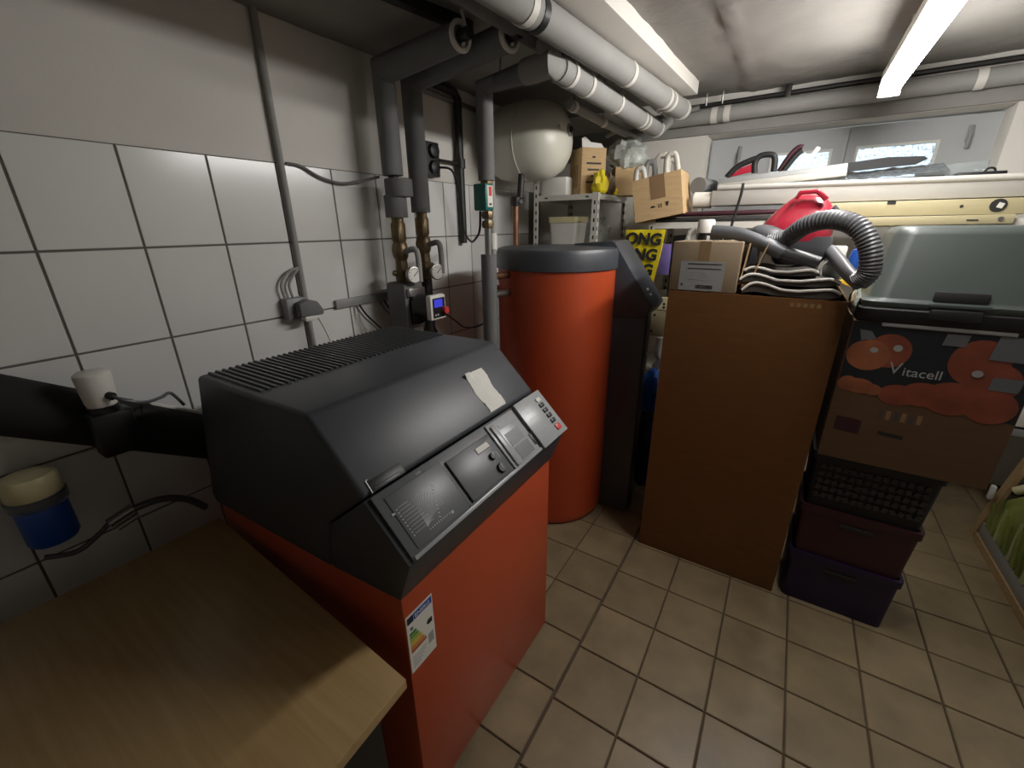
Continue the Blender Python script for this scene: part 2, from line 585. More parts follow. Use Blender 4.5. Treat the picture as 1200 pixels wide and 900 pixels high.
# ================================================================== BOILER
S2 = math.sqrt(0.5)
bo = thing('oil_boiler', 'orange floor standing boiler with slanted black hood and control panel', 'boiler', (-1.07, 0.87, 0))
MB().box(-1.50, -0.65, 0.51, 1.23, 0.0, 0.04).build('plinth', m_dark, bo)
MB().box(-1.52, -0.63, 0.492, 1.245, 0.03, 0.90).build('body', m_orange, bo, bevel=0.006)
CP = [(-1.40, 1.282), (-0.872, 1.282), (-0.705, 1.115), (-0.86, 0.985), (-0.885, 0.83), (-1.53, 0.79), (-1.55, 0.83)]
MB().prism([(x, 0.485, z) for x, z in CP], (0, 0.768, 0)).build('hood', m_black, bo, bevel=0.014, seg=3)
KP = [(-0.708, 1.108), (-0.580, 0.985), (-0.626, 0.862), (-0.885, 0.835), (-0.858, 0.982)]
MB().prism([(x, 0.487, z) for x, z in KP], (0, 0.764, 0)).build('console', m_black, bo, bevel=0.004)
rib_me = None
for i in range(38):
    y = 0.515 + i * 0.019
    if rib_me is None:
        b = MB()
        b.prism([(0, -0.0055, -0.002), (0, -0.003, 0.0055), (0, 0.003, 0.0055), (0, 0.0055, -0.002)], (0.285, 0, 0))
        rib_me = b.mesh('rib'); rib_me.materials.append(m_black)
    t = bpy.data.objects.new('rib', rib_me)
    COL.objects.link(t); t.parent = bo
    t.location = Vector((-1.385, y, 1.282)) - world_loc(bo)
# slope frame: x = down the slope, y = world y, z = out of the slope
SF = Matrix(((S2, 0, S2), (0, 1, 0), (-S2, 0, S2))).to_4x4()
SF.translation = Vector((-0.7045, 0, 1.1135))
def sb(*a, **k):
    return MB(SF).box(*a, **k)
def slope_text_frame(s, y, h):
    p = SF @ Vector((s, y, h))
    return frame(p, (0, 1, 0), (-S2, 0, S2), (S2, 0, S2))
sb(0.004, 0.176, 0.50, 1.247, -0.002, 0.004).build('control_panel', m_panel, bo, bevel=0.002)
sb(0.166, 0.176, 0.505, 1.085, 0.004, 0.0075).build('panel_rail', m_panel2, bo, bevel=0.001)
pl = sb(0.022, 0.160, 0.525, 0.712, 0.003, 0.0065).build('chart_plate', m_panel, bo, bevel=0.0015)
b = MB(SF)   # printed nozzle chart: fan of curves, two scales
h0, h1 = 0.0062, 0.0070
def seg(p, q, w=0.0009):
    p, q = Vector(p), Vector(q)
    d = (q - p).normalized(); n = Vector((-d.y, d.x)) * w / 2
    b.prism([(p.x + n.x, p.y + n.y, h0), (q.x + n.x, q.y + n.y, h0), (q.x - n.x, q.y - n.y, h0), (p.x - n.x, p.y - n.y, h0)], (0, 0, h1 - h0))
for k in range(13):
    a = R(8 + k * 5.4)
    L = 0.088 - 0.0012 * abs(k - 6)
    pts = [(0.135 - L * t * math.cos(a) - 0.006 * math.sin(math.pi * t), 0.575 + L * t * math.sin(a) * 1.0) for t in (0, .25, .5, .75, 1)]
    for p, q in zip(pts, pts[1:]):
        seg(p, q)
for k in range(9):
    seg((0.058 + 0.0088 * k, 0.540), (0.058 + 0.0088 * k, 0.570 + 0.004 * k))
    seg((0.060 + 0.0088 * k, 0.533), (0.060 + 0.0088 * k, 0.5365), 0.003)
    seg((0.060 + 0.009 * k, 0.648 - 0.004 * k), (0.064 + 0.009 * k, 0.652 - 0.004 * k), 0.0025)
for k in range(10):
    seg((0.140, 0.578 + 0.0075 * k), (0.144, 0.578 + 0.0075 * k), 0.0025)
for p, q in (((0.062, 0.522), (0.067, 0.522)), ((0.141, 0.655), (0.148, 0.655))):
    seg(p, q, 0.009)
b.build('printed_chart', m_print, pl, label='pale printed fan chart with scales')
sb(0.024, 0.165, 0.7125, 0.7235, 0.003, 0.0055).build('groove', m_dark, bo)
sb(0.013, 0.019, 0.631, 0.650, 0.003, 0.0048).build('key_slot', m_dark, bo)
md = sb(0.032, 0.160, 0.7245, 0.916, 0.003, 0.012).build('regulator_module', m_panel, bo, bevel=0.002)
sb(0.046, 0.069, 0.832, 0.909, 0.011, 0.0128).build('display_bezel', m_dark, md)
sb(0.050, 0.066, 0.836, 0.890, 0.0128, 0.0134).build('display', m_paper, md)
for s_, y_, r_ in ((0.095, 0.873, 0.011), (0.137, 0.875, 0.015)):
    q = SF @ Vector((s_, y_, 0.011)); n_ = Vector((S2, 0, S2))
    kn = MB().lathe([(r_, 0), (r_, 0.006), (r_ * 0.85, 0.009)], q, n_, 20).build('knob', m_dark, md)
    MB(SF).box(s_ - r_ * 0.9, s_ + r_ * 0.2, y_ - 0.0012, y_ + 0.0012, 0.0195, 0.0215).build('pointer', m_panel2, kn)
sb(0.088, 0.112, 0.897, 0.899, 0.0118, 0.0126).build('printed_mark', m_print, md)
m3 = sb(0.010, 0.168, 0.926, 1.075, 0.003, 0.0095).build('programme_module', m_panel2, bo, bevel=0.002)
MB(SF).box(0.020, 0.165, 0.938, 0.960, 0.009, 0.016).build('hinge_cover', m_panel2, m3, bevel=0.005)
sb(0.028, 0.045, 0.973, 1.058, 0.0092, 0.0105).build('display', m_panel, m3)
sb(0.064, 0.108, 0.974, 1.048, 0.0092, 0.0105).build('display', m_panel, m3)
sb(0.115, 0.160, 0.976, 1.050, 0.0092, 0.0105).build('display', m_panel, m3)
sb(0.004, 0.175, 1.0765, 1.0875, 0.003, 0.0055).build('groove', m_dark, bo)
sb(0.108, 0.150, 1.066, 1.080, 0.0095, 0.0125).build('latch', m_dark, m3, bevel=0.003)
m4 = sb(0.002, 0.179, 1.0885, 1.258, 0.003, 0.016).build('switch_module', m_panel2, bo, bevel=0.002)
for k, s_ in enumerate((0.034, 0.056, 0.078, 0.100, 0.122, 0.150)):
    w_ = 0.008 if k < 5 else 0.011
    mm = (m_paper, m_dark, m_dark, m_dark, m_dark, m_redbtn)[k]
    sb(s_ - w_, s_ + w_, 1.203, 1.228 if k < 5 else 1.231, 0.015, 0.021).build('switch', mm, m4, bevel=0.002,
        label=('white indicator', None, None, None, None, 'red push switch')[k])
for s_ in (0.030, 0.052, 0.074, 0.096, 0.118, 0.140):
    for y_, l_ in ((1.112, 0.030), (1.150, 0.022)):
        sb(s_, s_ + 0.0016, y_, y_ + l_, 0.0155, 0.0165).build('printed_line', m_print, m4)
# hand recess across the hood gap
hr = sb(-0.034, -0.002, 0.512, 0.618, -0.004, 0.0008).build('hand_recess', m_dark, bo, bevel=0.008)
b = MB(SF)
b.tube([(-0.002, 0.512, 0.002), (-0.034, 0.514, 0.002), (-0.036, 0.520, 0.002)], 0.0022, 6, 0)
b.build('recess_lip', m_panel2, hr)
sb(-0.013, -0.005, 0.522, 0.600, 0.0004, 0.002).build('grip_bar', m_black, hr, bevel=0.002)
# crumpled paper strip taped on the hood slope
b = MB(SF)
b.grid(lambda u, v: (-0.166 + 0.148 * u, 0.994 + (0.098 - 0.012 * u) * v + 0.004 * math.sin(9 * u), 0.0015 + 0.004 * abs(mn.noise(Vector((u * 7, v * 5, 1)))) + (0.012 * (1 - u * 8) if u < 0.12 and v < .3 else 0)), 18, 12, 0.0006)
b.build('paper_sticker', m_paper, bo, label='crumpled off white paper sticker')
# energy label on the orange front
FX = -0.6296
lb = MB().box(FX, FX + 0.0008, 0.496, 0.588, 0.605, 0.795).build('energy_label', m_paper, bo, label='white energy label with coloured arrows')
def fb(name, m, y0, y1, z0, z1, h=0.0004, par=None):
    return MB().box(FX + 0.0007, FX + 0.0010 + h, y0, y1, z0, z1).build(name, m, par or lb)
fb('flag_print', m_navy, 0.500, 0.520, 0.768, 0.789)
hd = fb('header_print', m_blue, 0.522, 0.585, 0.768, 0.789)
text('ENERG', 0.017, m_paper, lb, on_side((FX + 0.0014, 0.525, 0.772)), 0.0003)
for k, cc in enumerate(('#3d8a3a', '#6da03c', '#a9b23e', '#d9b441', '#d08b3c', '#b6633a')):
    mcol = MATS.get('label_' + cc) or mat('label_' + cc, cc, 0.6, var=0.02)
    z = 0.728 - k * 0.0115
    L = 0.020 + 0.006 * k
    MB().prism([(FX + 0.0007, 0.503, z), (FX + 0.0007, 0.503 + L, z), (FX + 0.0007, 0.503 + L + 0.005, z + 0.005), (FX + 0.0007, 0.503 + L, z + 0.010), (FX + 0.0007, 0.503, z + 0.010)], (0.0006, 0, 0)).build('class_arrow', mcol, lb)
MB().prism([(FX + 0.0007, 0.561, 0.716), (FX + 0.0007, 0.567, 0.724), (FX + 0.0007, 0.581, 0.724), (FX + 0.0007, 0.581, 0.708), (FX + 0.0007, 0.567, 0.708)], (0.0006, 0, 0)).build('rating_arrow', m_ink, lb)
fb('icon_print', m_panel, 0.507, 0.516, 0.744, 0.753)
fb('icon_print', m_panel2, 0.563, 0.582, 0.642, 0.676)
for k in range(5):
    fb('printed_line', m_panel2, 0.505, 0.555 - 0.006 * k, 0.652 - k * 0.008, 0.6545 - k * 0.008)

# ================================================================== HOT WATER TANK
TC = Vector((-1.074, 2.154, 0))
tk = thing('hot_water_tank', 'round orange hot water tank with black lid, behind the boiler', 'tank', TC)
MB().lathe([(0.300, 0.0), (0.318, 0.02), (0.322, 0.05), (0.322, 1.485)], TC, (0, 0, 1), 64).build('jacket', m_orange2, tk)
MB().lathe([(0.322, 1.47), (0.331, 1.473), (0.331, 1.552), (0.322, 1.570), (0.300, 1.577), (0.0, 1.585)], TC, (0, 0, 1), 64).build('lid', m_black, tk)
cn = MB().box(-0.86, -0.577, 2.205, 2.315, 0.02, 1.28).build('front_column', m_black, tk, bevel=0.012)
HP = [(-1.0, 1.590), (-0.792, 1.606), (-0.770, 1.599), (-0.556, 1.295), (-0.555, 1.282), (-0.580, 1.240), (-0.602, 1.222), (-1.0, 1.222)]
MB().prism([(x, 2.195, z) for x, z in HP], (0, 0.24, 0)).build('control_hood', m_black, tk, bevel=0.006)
sl = Vector((-0.556 + 0.770, 0, 1.295 - 1.599)).normalized()
nn = Vector((-sl.z, 0, sl.x))
for k in range(2):
    p = Vector((-0.605 + 0.018 * k, 2.26, 1.3646 - 0.0256 * k)) + nn * 0.0012
    fr = frame(p, sl, (0, 1, 0), nn * 1.0)
    MB(fr).box(-0.006, 0.006, 0, 0.032, -0.002, 0.0012).build('badge_mark', m_print, tk)

# ================================================================== TABLE (bottom left)
tb = thing('wooden_table', 'pale beech topped table in front of the boiler', 'table', (-1.02, 0.0, 0))
tb.rotation_euler.z = 0
top = MB()
top.prism([(-1.505, 0.472, 0.722), (-0.548, 0.414, 0.722), (-0.515, -0.50, 0.722), (-1.535, -0.44, 0.722)], (0, 0, 0.028))
top.build('table_top', m_beech, tb, bevel=0.002)
for x, y in ((-1.44, 0.40), (-0.62, 0.34), (-0.60, -0.42), (-1.46, -0.37)):
    MB().box(x - 0.025, x + 0.025, y - 0.025, y + 0.025, 0.0, 0.722).build('leg', m_dark, tb)
b = MB()
b.box(-0.61, -0.585, -0.42, 0.34, 0.10, 0.722); 
b.build('side_panel', m_dark, tb)
MB().box(-1.44, -0.62, 0.345, 0.365, 0.62, 0.722).build('apron', m_dark, tb)

# ================================================================== DARK CORNER: flue, plug, water filter
fp = thing('flue_pipe', 'dark sloping flue pipe rising along the tiled wall left of the boiler', 'pipe', (-1.68, 0.3, 0.95))
FA, FB = Vector((-1.704, -0.10, 1.410)), Vector((-1.704, 0.66, 0.905))
MB().cyl(FA, FB, 0.080, seg=28).build('pipe', m_flue, fp)
FD = (FB - FA).normalized()
for t in (0.10, 0.62):
    c_ = FA + (FB - FA) * t
    MB().cyl(c_, c_ + FD * 0.03, 0.0825, seg=28).build('joint_band', m_flue, fp)
MB().ball(FA, 0.082).cyl(FA, FA + Vector((-0.084, 0, 0)), 0.080, seg=28).build('wall_elbow', m_flue, fp)
MB().tube([(-1.60, 0.66, 0.905), (-1.50, 0.80, 0.83)], 0.06, 16, 0).build('stub', m_flue, fp)
b = MB(); b.box(-1.700, -1.686, 0.395, 0.66, -0.006, 0.010)
d = MB()
d.prism([(-1.70, 0.40, 1.178), (-1.70, 0.40, 1.166), (-1.70, 0.66, 0.998), (-1.70, 0.66, 1.014)], (0.016, 0, 0))
b.bm.free()
tag(d.build('cable_strip', m_white, None, bevel=0.002), 'thin white strip sloping down along the top of the dark flue', 'strip')

so = thing('power_socket', 'dark power socket under the white plug, left of the boiler', 'socket', (-1.60, 0.31, 1.06))
MB().box(-1.618, -1.55, 0.268, 0.362, 1.065, 1.195).build('housing', m_dark, so, bevel=0.008)
MB().lathe([(0.036, 0), (0.036, 0.018), (0.030, 0.02)], (-1.587, 0.310, 1.193), (0, 0, 1), 24).build('collar', m_dark, so)
pg = thing('power_plug', 'round white power plug with grey cable, on the dark socket', 'plug', (-1.587, 0.310, 1.213))
MB().lathe([(0.033, 0), (0.036, 0.01), (0.041, 0.085), (0.040, 0.094), (0.034, 0.099), (0.0, 0.101)], (-1.587, 0.310, 1.214), (0, 0, 1), 32).build('body', m_white, pg)
MB().cyl((-1.553, 0.322, 1.245), (-1.540, 0.327, 1.243), 0.011, seg=14).build('strain_relief', m_rubber, pg)
MB().tube([(-1.543, 0.326, 1.244), (-1.52, 0.345, 1.228), (-1.53, 0.39, 1.205), (-1.57, 0.44, 1.195), (-1.60, 0.475, 1.19), (-1.60, 0.50, 1.14)], 0.005, 8).build('cable', m_hose, pg)

wfil = thing('water_filter', 'blue water filter with cream cap and clear cup on dark wall', 'filter', (-1.69, 0.125, 0.82))
fc = (-1.68, 0.128, 0)
MB().lathe([(0.050, 0.835), (0.056, 0.845), (0.056, 0.955), (0.052, 0.965)], fc, (0, 0, 1), 32).build('blue_cup', m_blue, wfil)
MB().lathe([(0.060, 0.955), (0.064, 0.962), (0.064, 0.985), (0.058, 0.99)], fc, (0, 0, 1), 32).build('clear_ring', m_clear, wfil)
MB().lathe([(0.057, 0.985), (0.060, 0.99), (0.060, 1.035), (0.054, 1.048), (0.03, 1.055), (0.0, 1.056)], fc, (0, 0, 1), 32).build('cap', m_cream, wfil)
MB().box(LW, -1.72, 0.085, 0.17, 0.95, 1.0).build('bracket', m_dark, wfil, bevel=0.004)
MB().box(-1.73, -1.69, 0.045, 0.066, 0.97, 1.12).build('white_handle', m_white, wfil, bevel=0.004)
hs = thing('braided_hose', 'thin grey hose with metal coupling below the blue filter', 'hose', (-1.66, 0.27, 0.70))
MB().tube([(-1.66, 0.09, 0.80), (-1.64, 0.15, 0.785), (-1.63, 0.20, 0.81), (-1.64, 0.245, 0.835)], 0.008, 8).build('hose', m_hose, hs)
MB().tube([(-1.64, 0.29, 0.842), (-1.64, 0.37, 0.835), (-1.65, 0.44, 0.79), (-1.66, 0.49, 0.72)], 0.012, 8).build('hose', m_hose, hs)
MB().cyl((-1.64, 0.235, 0.828), (-1.64, 0.300, 0.846), 0.015, seg=12).build('coupling', m_steel, hs)
MB().cyl((-1.64, 0.25, 0.80), (-1.64, 0.305, 0.815), 0.010, seg=12).build('coupling', m_steel, hs)

# ================================================================== PIPEWORK ON THE LEFT WALL
def gauge(par, c, r=0.040):
    g = MB().lathe([(r * 0.8, -0.018), (r, -0.012), (r, 0.004), (r * 0.90, 0.006)], c, (1, -0.25, 0), 28).build('gauge', m_steel, par)
    ax = Vector((1, -0.25, 0)).normalized()
    MB().lathe([(r * 0.88, 0.0), (r * 0.88, 0.0068), (0, 0.007)], c, ax, 28).build('dial', m_gauge, g)
    e = Vector((0, 1, 0)) - ax * ax.y; e.normalize(); z = Vector((0, 0, 1))
    p = Vector(c) + ax * 0.0075
    b = MB()
    for k in range(9):
        a = R(-130 + 32.5 * k)
        q = p + (e * math.sin(a) + z * math.cos(a)) * r * 0.68
        q2 = p + (e * math.sin(a) + z * math.cos(a)) * r * 0.80
        b.tube([q, q2], 0.0014, 4, 0)
    b.tube([p - (e * 0.5 + z * 0.5) * r * 0.3, p + (e * 0.6 + z * 0.6) * r * 0.75], 0.0016, 4, 0)
    b.build('needle_and_scale', m_ink, g)
def riser(label, x, y, zb, y_end, xe, pos):
    t = thing('heating_pipe', label, 'pipe', (x, y, 1.10), 'insulated heating risers')
    Mt = MB().tube([(x, y, zb), (x, y, 2.312), (xe, y_end, 2.312)], 0.047, 20, 0)
    Mt.build('insulation', m_insuld if pos else m_insuld, t)
    d = (Vector((xe, y_end, 0)) - Vector((x, y, 0))).normalized()
    e = Vector((xe, y_end, 2.312))
    MB().torus(e + d * 0.002, d, 0.042, 0.009, 24, 8, R(20), R(330)).build('foam_end', m_tape, t)
    MB().cyl(e - d * 0.02, e + d * 0.05, 0.020, seg=14).build('bare_pipe', m_dsteel, t)
    MB().tube([e + d * 0.012 + Vector((0, 0, -0.03)), e + d * 0.012 + Vector((0, 0.02, 0.02)), e + d * 0.012 + Vector((0, 0, 0.075))], 0.006, 6).build('hook', m_tape, t)
    MB().cyl((x, y, 1.427 if pos == 0 else 1.12), (x, y, zb + 0.01), 0.022, seg=16).build('core_pipe', m_dsteel, t)
    return t
r1 = riser('left grey insulated heating pipe bending from ceiling down to the pump', -1.62, 1.535, 1.905, 1.452, -1.13, 0)
MB().lathe([(0.062, 1.815), (0.064, 1.82), (0.064, 1.885), (0.062, 1.89)], (-1.605, 1.55, 0), (0, 0, 1), 24).build('insulation_collar', m_insuld, r1)
MB().lathe([(0.052, 1.725), (0.052, 1.82)], (-1.62, 1.535, 0), (0, 0, 1), 24).build('insulation_sleeve', m_insuld, r1)
r2_ = riser('right grey insulated heating pipe beside the pump, bending from ceiling', -1.62, 1.700, 1.750, 1.550, -0.985, 1)
for t, x, y, zt in ((r1, -1.62, 1.535, 1.725), (r2_, -1.62, 1.70, 1.75)):
    MB().lathe([(0.030, zt - 0.11), (0.034, zt - 0.10), (0.034, zt - 0.03), (0.028, zt - 0.02), (0.028, zt)], (x, y, 0), (0, 0, 1), 8).build('union_nut', m_brass, t)
    MB().lathe([(0.026, zt - 0.20), (0.036, zt - 0.18), (0.040, zt - 0.15), (0.034, zt - 0.12), (0.028, zt - 0.11)], (x, y, 0), (0, 0, 1), 16).build('ball_valve', m_brass, t)
    MB().lathe([(0.045, zt - 0.27), (0.045, zt - 0.245), (0.030, zt - 0.24), (0.028, zt - 0.19)], (x, y, 0), (0, 0, 1), 8).build('flange', m_brass, t)
    MB().lathe([(0.032, 1.427), (0.034, 1.44), (0.034, zt - 0.27)], (x, y, 0), (0, 0, 1), 16).build('valve_body', m_brass, t)
    hz = zt - 0.155
    MB().tube([(x + 0.03, y, hz), (x + 0.09, y + 0.005, hz + 0.012), (x + 0.105, y + 0.01, hz - 0.02), (x + 0.105, y + 0.012, hz - 0.14)], 0.014, 10, 4).build('lever', m_insul, t)
    MB().cyl((x + 0.02, y, 1.465), (x + 0.085, y - 0.015, 1.465), 0.010, seg=10).build('gauge_stem', m_brass, t)
    gauge(t, (x + 0.10, y - 0.02, 1.465))
    MB().cyl((x, y - 0.06, 1.47), (x, y - 0.02, 1.47), 0.009, seg=8).build('drain_screw', m_brass, t)
    MB().lathe([(0.034, 0.98), (0.040, 1.0), (0.040, 1.14), (0.030, 1.16), (0.030, 1.193 if t is r1 else 1.43)], (x, y, 0), (0, 0, 1), 14).build('lower_fitting', m_dsteel, t)
pu = thing('circulation_pump', 'small dark heating pump with white control head and blue display', 'pump', (-1.59, 1.54, 1.18))
MB().box(-1.685, -1.555, 1.475, 1.605, 1.195, 1.425).build('insulation_shell', m_insuld, pu, bevel=0.014)
MB().box(-1.556, -1.535, 1.487, 1.597, 1.36, 1.40).build('clip', m_steel, pu, bevel=0.004)
MB().box(-1.556, -1.525, 1.500, 1.590, 1.22, 1.36).build('volute', m_dark, pu, bevel=0.012)
MB().cyl((-1.535, 1.545, 1.315), (-1.435, 1.552, 1.315), 0.054, seg=28).build('motor', m_dark, pu)
hd = MB().box(-1.438, -1.405, 1.490, 1.600, 1.255, 1.375).build('head', m_white, pu, bevel=0.010)
hx = -1.405
MB().box(hx, hx + 0.002, 1.504, 1.588, 1.266, 1.360).build('face_plate', m_dark, hd)
MB().box(hx + 0.001, hx + 0.004, 1.512, 1.570, 1.316, 1.354).build('display', m_screen, hd)
MB().cyl((hx, 1.580, 1.298), (hx + 0.022, 1.580, 1.298), 0.017, seg=20).build('red_knob', m_redbtn, hd)
for k in range(2):
    MB().box(hx + 0.001, hx + 0.003, 1.515 + 0.016 * k, 1.525 + 0.016 * k, 1.276, 1.284).build('button', m_print, hd)

# third riser at the tank with overhead branch wrapped in pale tape
r3 = thing('branch_pipe', 'grey insulated branch pipe banded with pale tape, left of the tank', 'pipe', (-1.23, 1.73, 0.95))
X3, Y3, Z3 = -1.23, 1.73, 2.235
MB().tube([(X3, Y3, 1.875), (X3, Y3, Z3), (-0.985, 1.672, Z3)], 0.038, 18, 0).build('insulation', m_insuld, r3)
MB().tube([(X3, Y3, 1.42), (X3, Y3, 1.88)], 0.017, 14, 0).build('core_pipe', m_steel, r3)
MB().tube([(X3 - 0.02, Y3 + 0.065, 1.50), (X3 - 0.02, Y3 + 0.065, 2.23)], 0.017, 12, 0).build('return_pipe', m_insul, r3)
MB().tube([(X3, Y3, 0.93), (X3, Y3, 1.555)], 0.038, 16, 0).build('lower_insulation', m_insuld, r3)
MB().tube([(X3 - 0.02, Y3 + 0.065, 1.575), (X3 - 0.02, Y3 + 0.065, 1.65)], 0.022, 14, 0).build('tape_band', m_tape, r3)
for z in (1.87, 1.73, 1.69):
    MB().lathe([(0.025, z - 0.016), (0.029, z), (0.025, z + 0.016)], (X3, Y3, 0), (0, 0, 1), 8).build('union_nut', m_brass, r3)
for z, mm in ((1.36, m_steel), (1.45, m_copper)):
    MB().tube([(X3 + 0.01, Y3 + 0.03, z), (-1.203, 1.862, z)], 0.017, 12, 0).build('stub', mm, r3)
MB().tube([(-0.99, 1.673, Z3), (-0.868, 1.645, Z3), (-0.866, 1.70, Z3)], 0.045, 20, 0).build('elbow', m_insul, r3)
MB().lathe([(0.047, 0.0), (0.047, 0.052), (0.040, 0.058)], (-0.885, 1.66, Z3 + 0.025), (0, 0, 1), 22).build('end_cap', m_insul, r3)
MB().tube([(-0.866, 1.69, Z3), (-0.842, 3.02, Z3), (-0.80, 3.07, Z3 + 0.06)], 0.047, 22, 0).build('long_run', m_insul, r3)
for y in (1.765, 1.925, 2.27, 2.66, 2.72, 2.98):
    MB().cyl((-0.8633 + 0.017 * (y - 1.73), y, Z3), (-0.8633 + 0.017 * (y - 1.70), y + 0.025, Z3), 0.049, seg=24).build('tape_band', m_tape, r3)
for y in (2.12, 2.42):
    MB().cyl((-0.872, y, Z3 + 0.04), (-0.872, y, CE + 0.01), 0.004, seg=8).build('hanger_rod', m_steel, r3)
MB().tube([(-1.12, 1.690, CE + 0.005), (-1.12, 1.690, Z3 + 0.03), (-1.125, 1.648, Z3 + 0.01), (-1.12, 1.648, Z3 - 0.03)], 0.003, 6).build('hook', m_steel, r3)

# overhead pipes along the room
pa = thing('ceiling_pipe', 'thick grey insulated ceiling pipe beside the soffit', 'pipe', (-0.74, 1.7, 2.22))
def lp(p, q, t): return Vector(p) + (Vector(q) - Vector(p)) * t
A0, A1 = (-0.902, 0.25, 2.300), (-0.684, 2.94, 2.300)
MB().tube([A0, A1], 0.050, 22, 0).build('insulation', m_insul, pa)
for y in (1.34, 1.40, 2.10, 2.58, 2.65, 2.88):
    t = (y - 0.25) / 2.68
    MB().cyl(lp(A0, A1, t), lp(A0, A1, t + 0.011), 0.0525, seg=24).build('tape_band', m_tape if y != 1.40 else m_dark, pa)
MB().tube([A1, (-0.655, 2.97, 2.300), (-0.60, 2.98, 2.31)], 0.018, 12, 4).build('pipe_end', m_steel, pa)
for y in (1.82, 2.62):
    p = lp(A0, A1, (y - 0.25) / 2.68)
    MB().cyl(p + Vector((-0.02, 0, 0.03)), Vector((p.x - 0.02, p.y, CE + 0.01)), 0.005, seg=8).build('hanger_rod', m_steel, pa)
pb = thing('ceiling_pipe', 'grey insulated ceiling pipe left of the thick one, near the hooks', 'pipe', (-0.92, 1.2, 2.28))
B0, B1 = (-1.005, 0.25, 2.345), (-0.935, 1.90, 2.345)
MB().tube([B0, B1, (-0.82, 1.94, 2.345)], 0.045, 20, 0).build('insulation', m_insuld, pb)
for y in (1.05, 1.14):
    t = (y - 0.25) / 1.68
    MB().cyl(lp(B0, B1, t), lp(B0, B1, t + 0.03), 0.0475, seg=22).build('tape_band', m_tape if y < 1.1 else m_insul, pb)
pc = thing('thin_pipe', 'thin grey pipe between the two banded ceiling pipes', 'pipe', (-0.77, 2.4, 2.26))
MB().tube([(-0.800, 1.97, 2.31), (-0.797, 2.00, 2.300), (-0.777, 2.98, 2.300)], 0.020, 12, 3).build('pipe', m_insul, pc)
for y in (2.2, 2.74, 2.80):
    MB().cyl((-0.797 + 0.02 * (y - 2), y, 2.300), (-0.7965 + 0.02 * (y - 2), y + 0.03, 2.300), 0.024, seg=14).build('clip', m_tape, pc)
MB().torus((-0.81, 1.97, 2.34), (0, 1, 0.1), 0.026, 0.006, 18, 6, R(-60), R(230)).build('hook', m_tape, pc)
MB().cyl((-0.793, 2.2, 2.300), (-0.793, 2.2, CE + 0.01), 0.004, seg=6).build('hanger_rod', m_steel, pc)
pd = thing('thin_pipe', 'thin grey pipe running under the banded branch pipe to the window wall', 'pipe', (-0.93, 2.5, 2.2))
MB().tube([(-1.02, 2.12, 2.22), (-1.02, 3.24, 2.22)], 0.022, 12, 0).build('pipe', m_insul, pd)
for y in (2.16, 2.55):
    MB().cyl((-1.02, y, 2.22), (-1.02, y + 0.03, 2.22), 0.026, seg=14).build('clip', m_tape, pd)
    MB().cyl((-1.02, y + 0.015, 2.22), (-1.02, y + 0.015, CE + 0.01), 0.004, seg=6).build('hanger_rod', m_steel, pd)
MB().tube([(-1.02, 2.82, 2.22), (-1.10, 2.84, 2.20)], 0.016, 10, 0).build('branch', m_insul, pd)
# wall pipe group in the dark far corner
pe = thing('wall_pipe', 'short dark pipe with pale joints behind the white vessel', 'pipe', (-1.35, 3.2, 2.1))
MB().tube([(-1.76, 3.19, 2.15), (-1.02, 3.19, 2.15)], 0.03, 14, 0).build('pipe', m_insuld, pe)
for x in (-1.34, -1.29, -1.24):
    MB().cyl((x, 3.19, 2.15), (x + 0.022, 3.19, 2.15), 0.036, seg=16).build('joint', m_tape, pe)

# pipes across the window wall
pf = thing('window_wall_pipe', 'grey insulated pipe across the top of the window wall', 'pipe', (0.1, 3.19, 2.24))
MB().tube([(-0.93, 3.185, 2.300), (1.775, 3.185, 2.318)], 0.042, 18, 0).build('insulation', m_insul, pf)
for x in (-0.565, -0.495, 0.585):
    MB().cyl((x, 3.185, 2.303 + 0.006 * (x + .5)), (x + 0.035, 3.185, 2.303 + 0.006 * (x + .5)), 0.045, seg=20).build('tape_band', m_tape, pf)
for x in (-0.605, -0.515):
    MB().tube([(x, 3.185, 2.36), (x, 3.175, 2.395), (x, 3.175, CE + 0.005)], 0.006, 8).build('hanger_rod', m_steel, pf)
tag(MB().tube([(-0.70, 3.20, 2.362), (1.775, 3.20, 2.388)], 0.013, 10, 0).build('cable_conduit', m_dsteel), 'thin dark conduit above the grey pipe on the window wall', 'conduit')
kb = MB().box(-0.195, -0.165, 3.18, 3.21, 2.345, 2.41)
tag(kb.build('conduit_clamp', m_dsteel, None, bevel=0.004), 'small dark clamp on the conduit over the window', 'clamp')
tag(MB().prism([(-1.30, 1.25, 2.385), (-1.262, 1.25, 2.385), (-1.195, 1.62, 2.385), (-1.233, 1.62, 2.385)], (0, 0, 0.05)).prism([(-1.36, 0.6, 2.385), (-1.32, 0.6, 2.385), (-1.262, 1.25, 2.385), (-1.30, 1.25, 2.385)], (0, 0, 0.05)).build('ceiling_rail', m_dsteel), 'dark flat rail on the ceiling above the left heating pipe', 'rail')

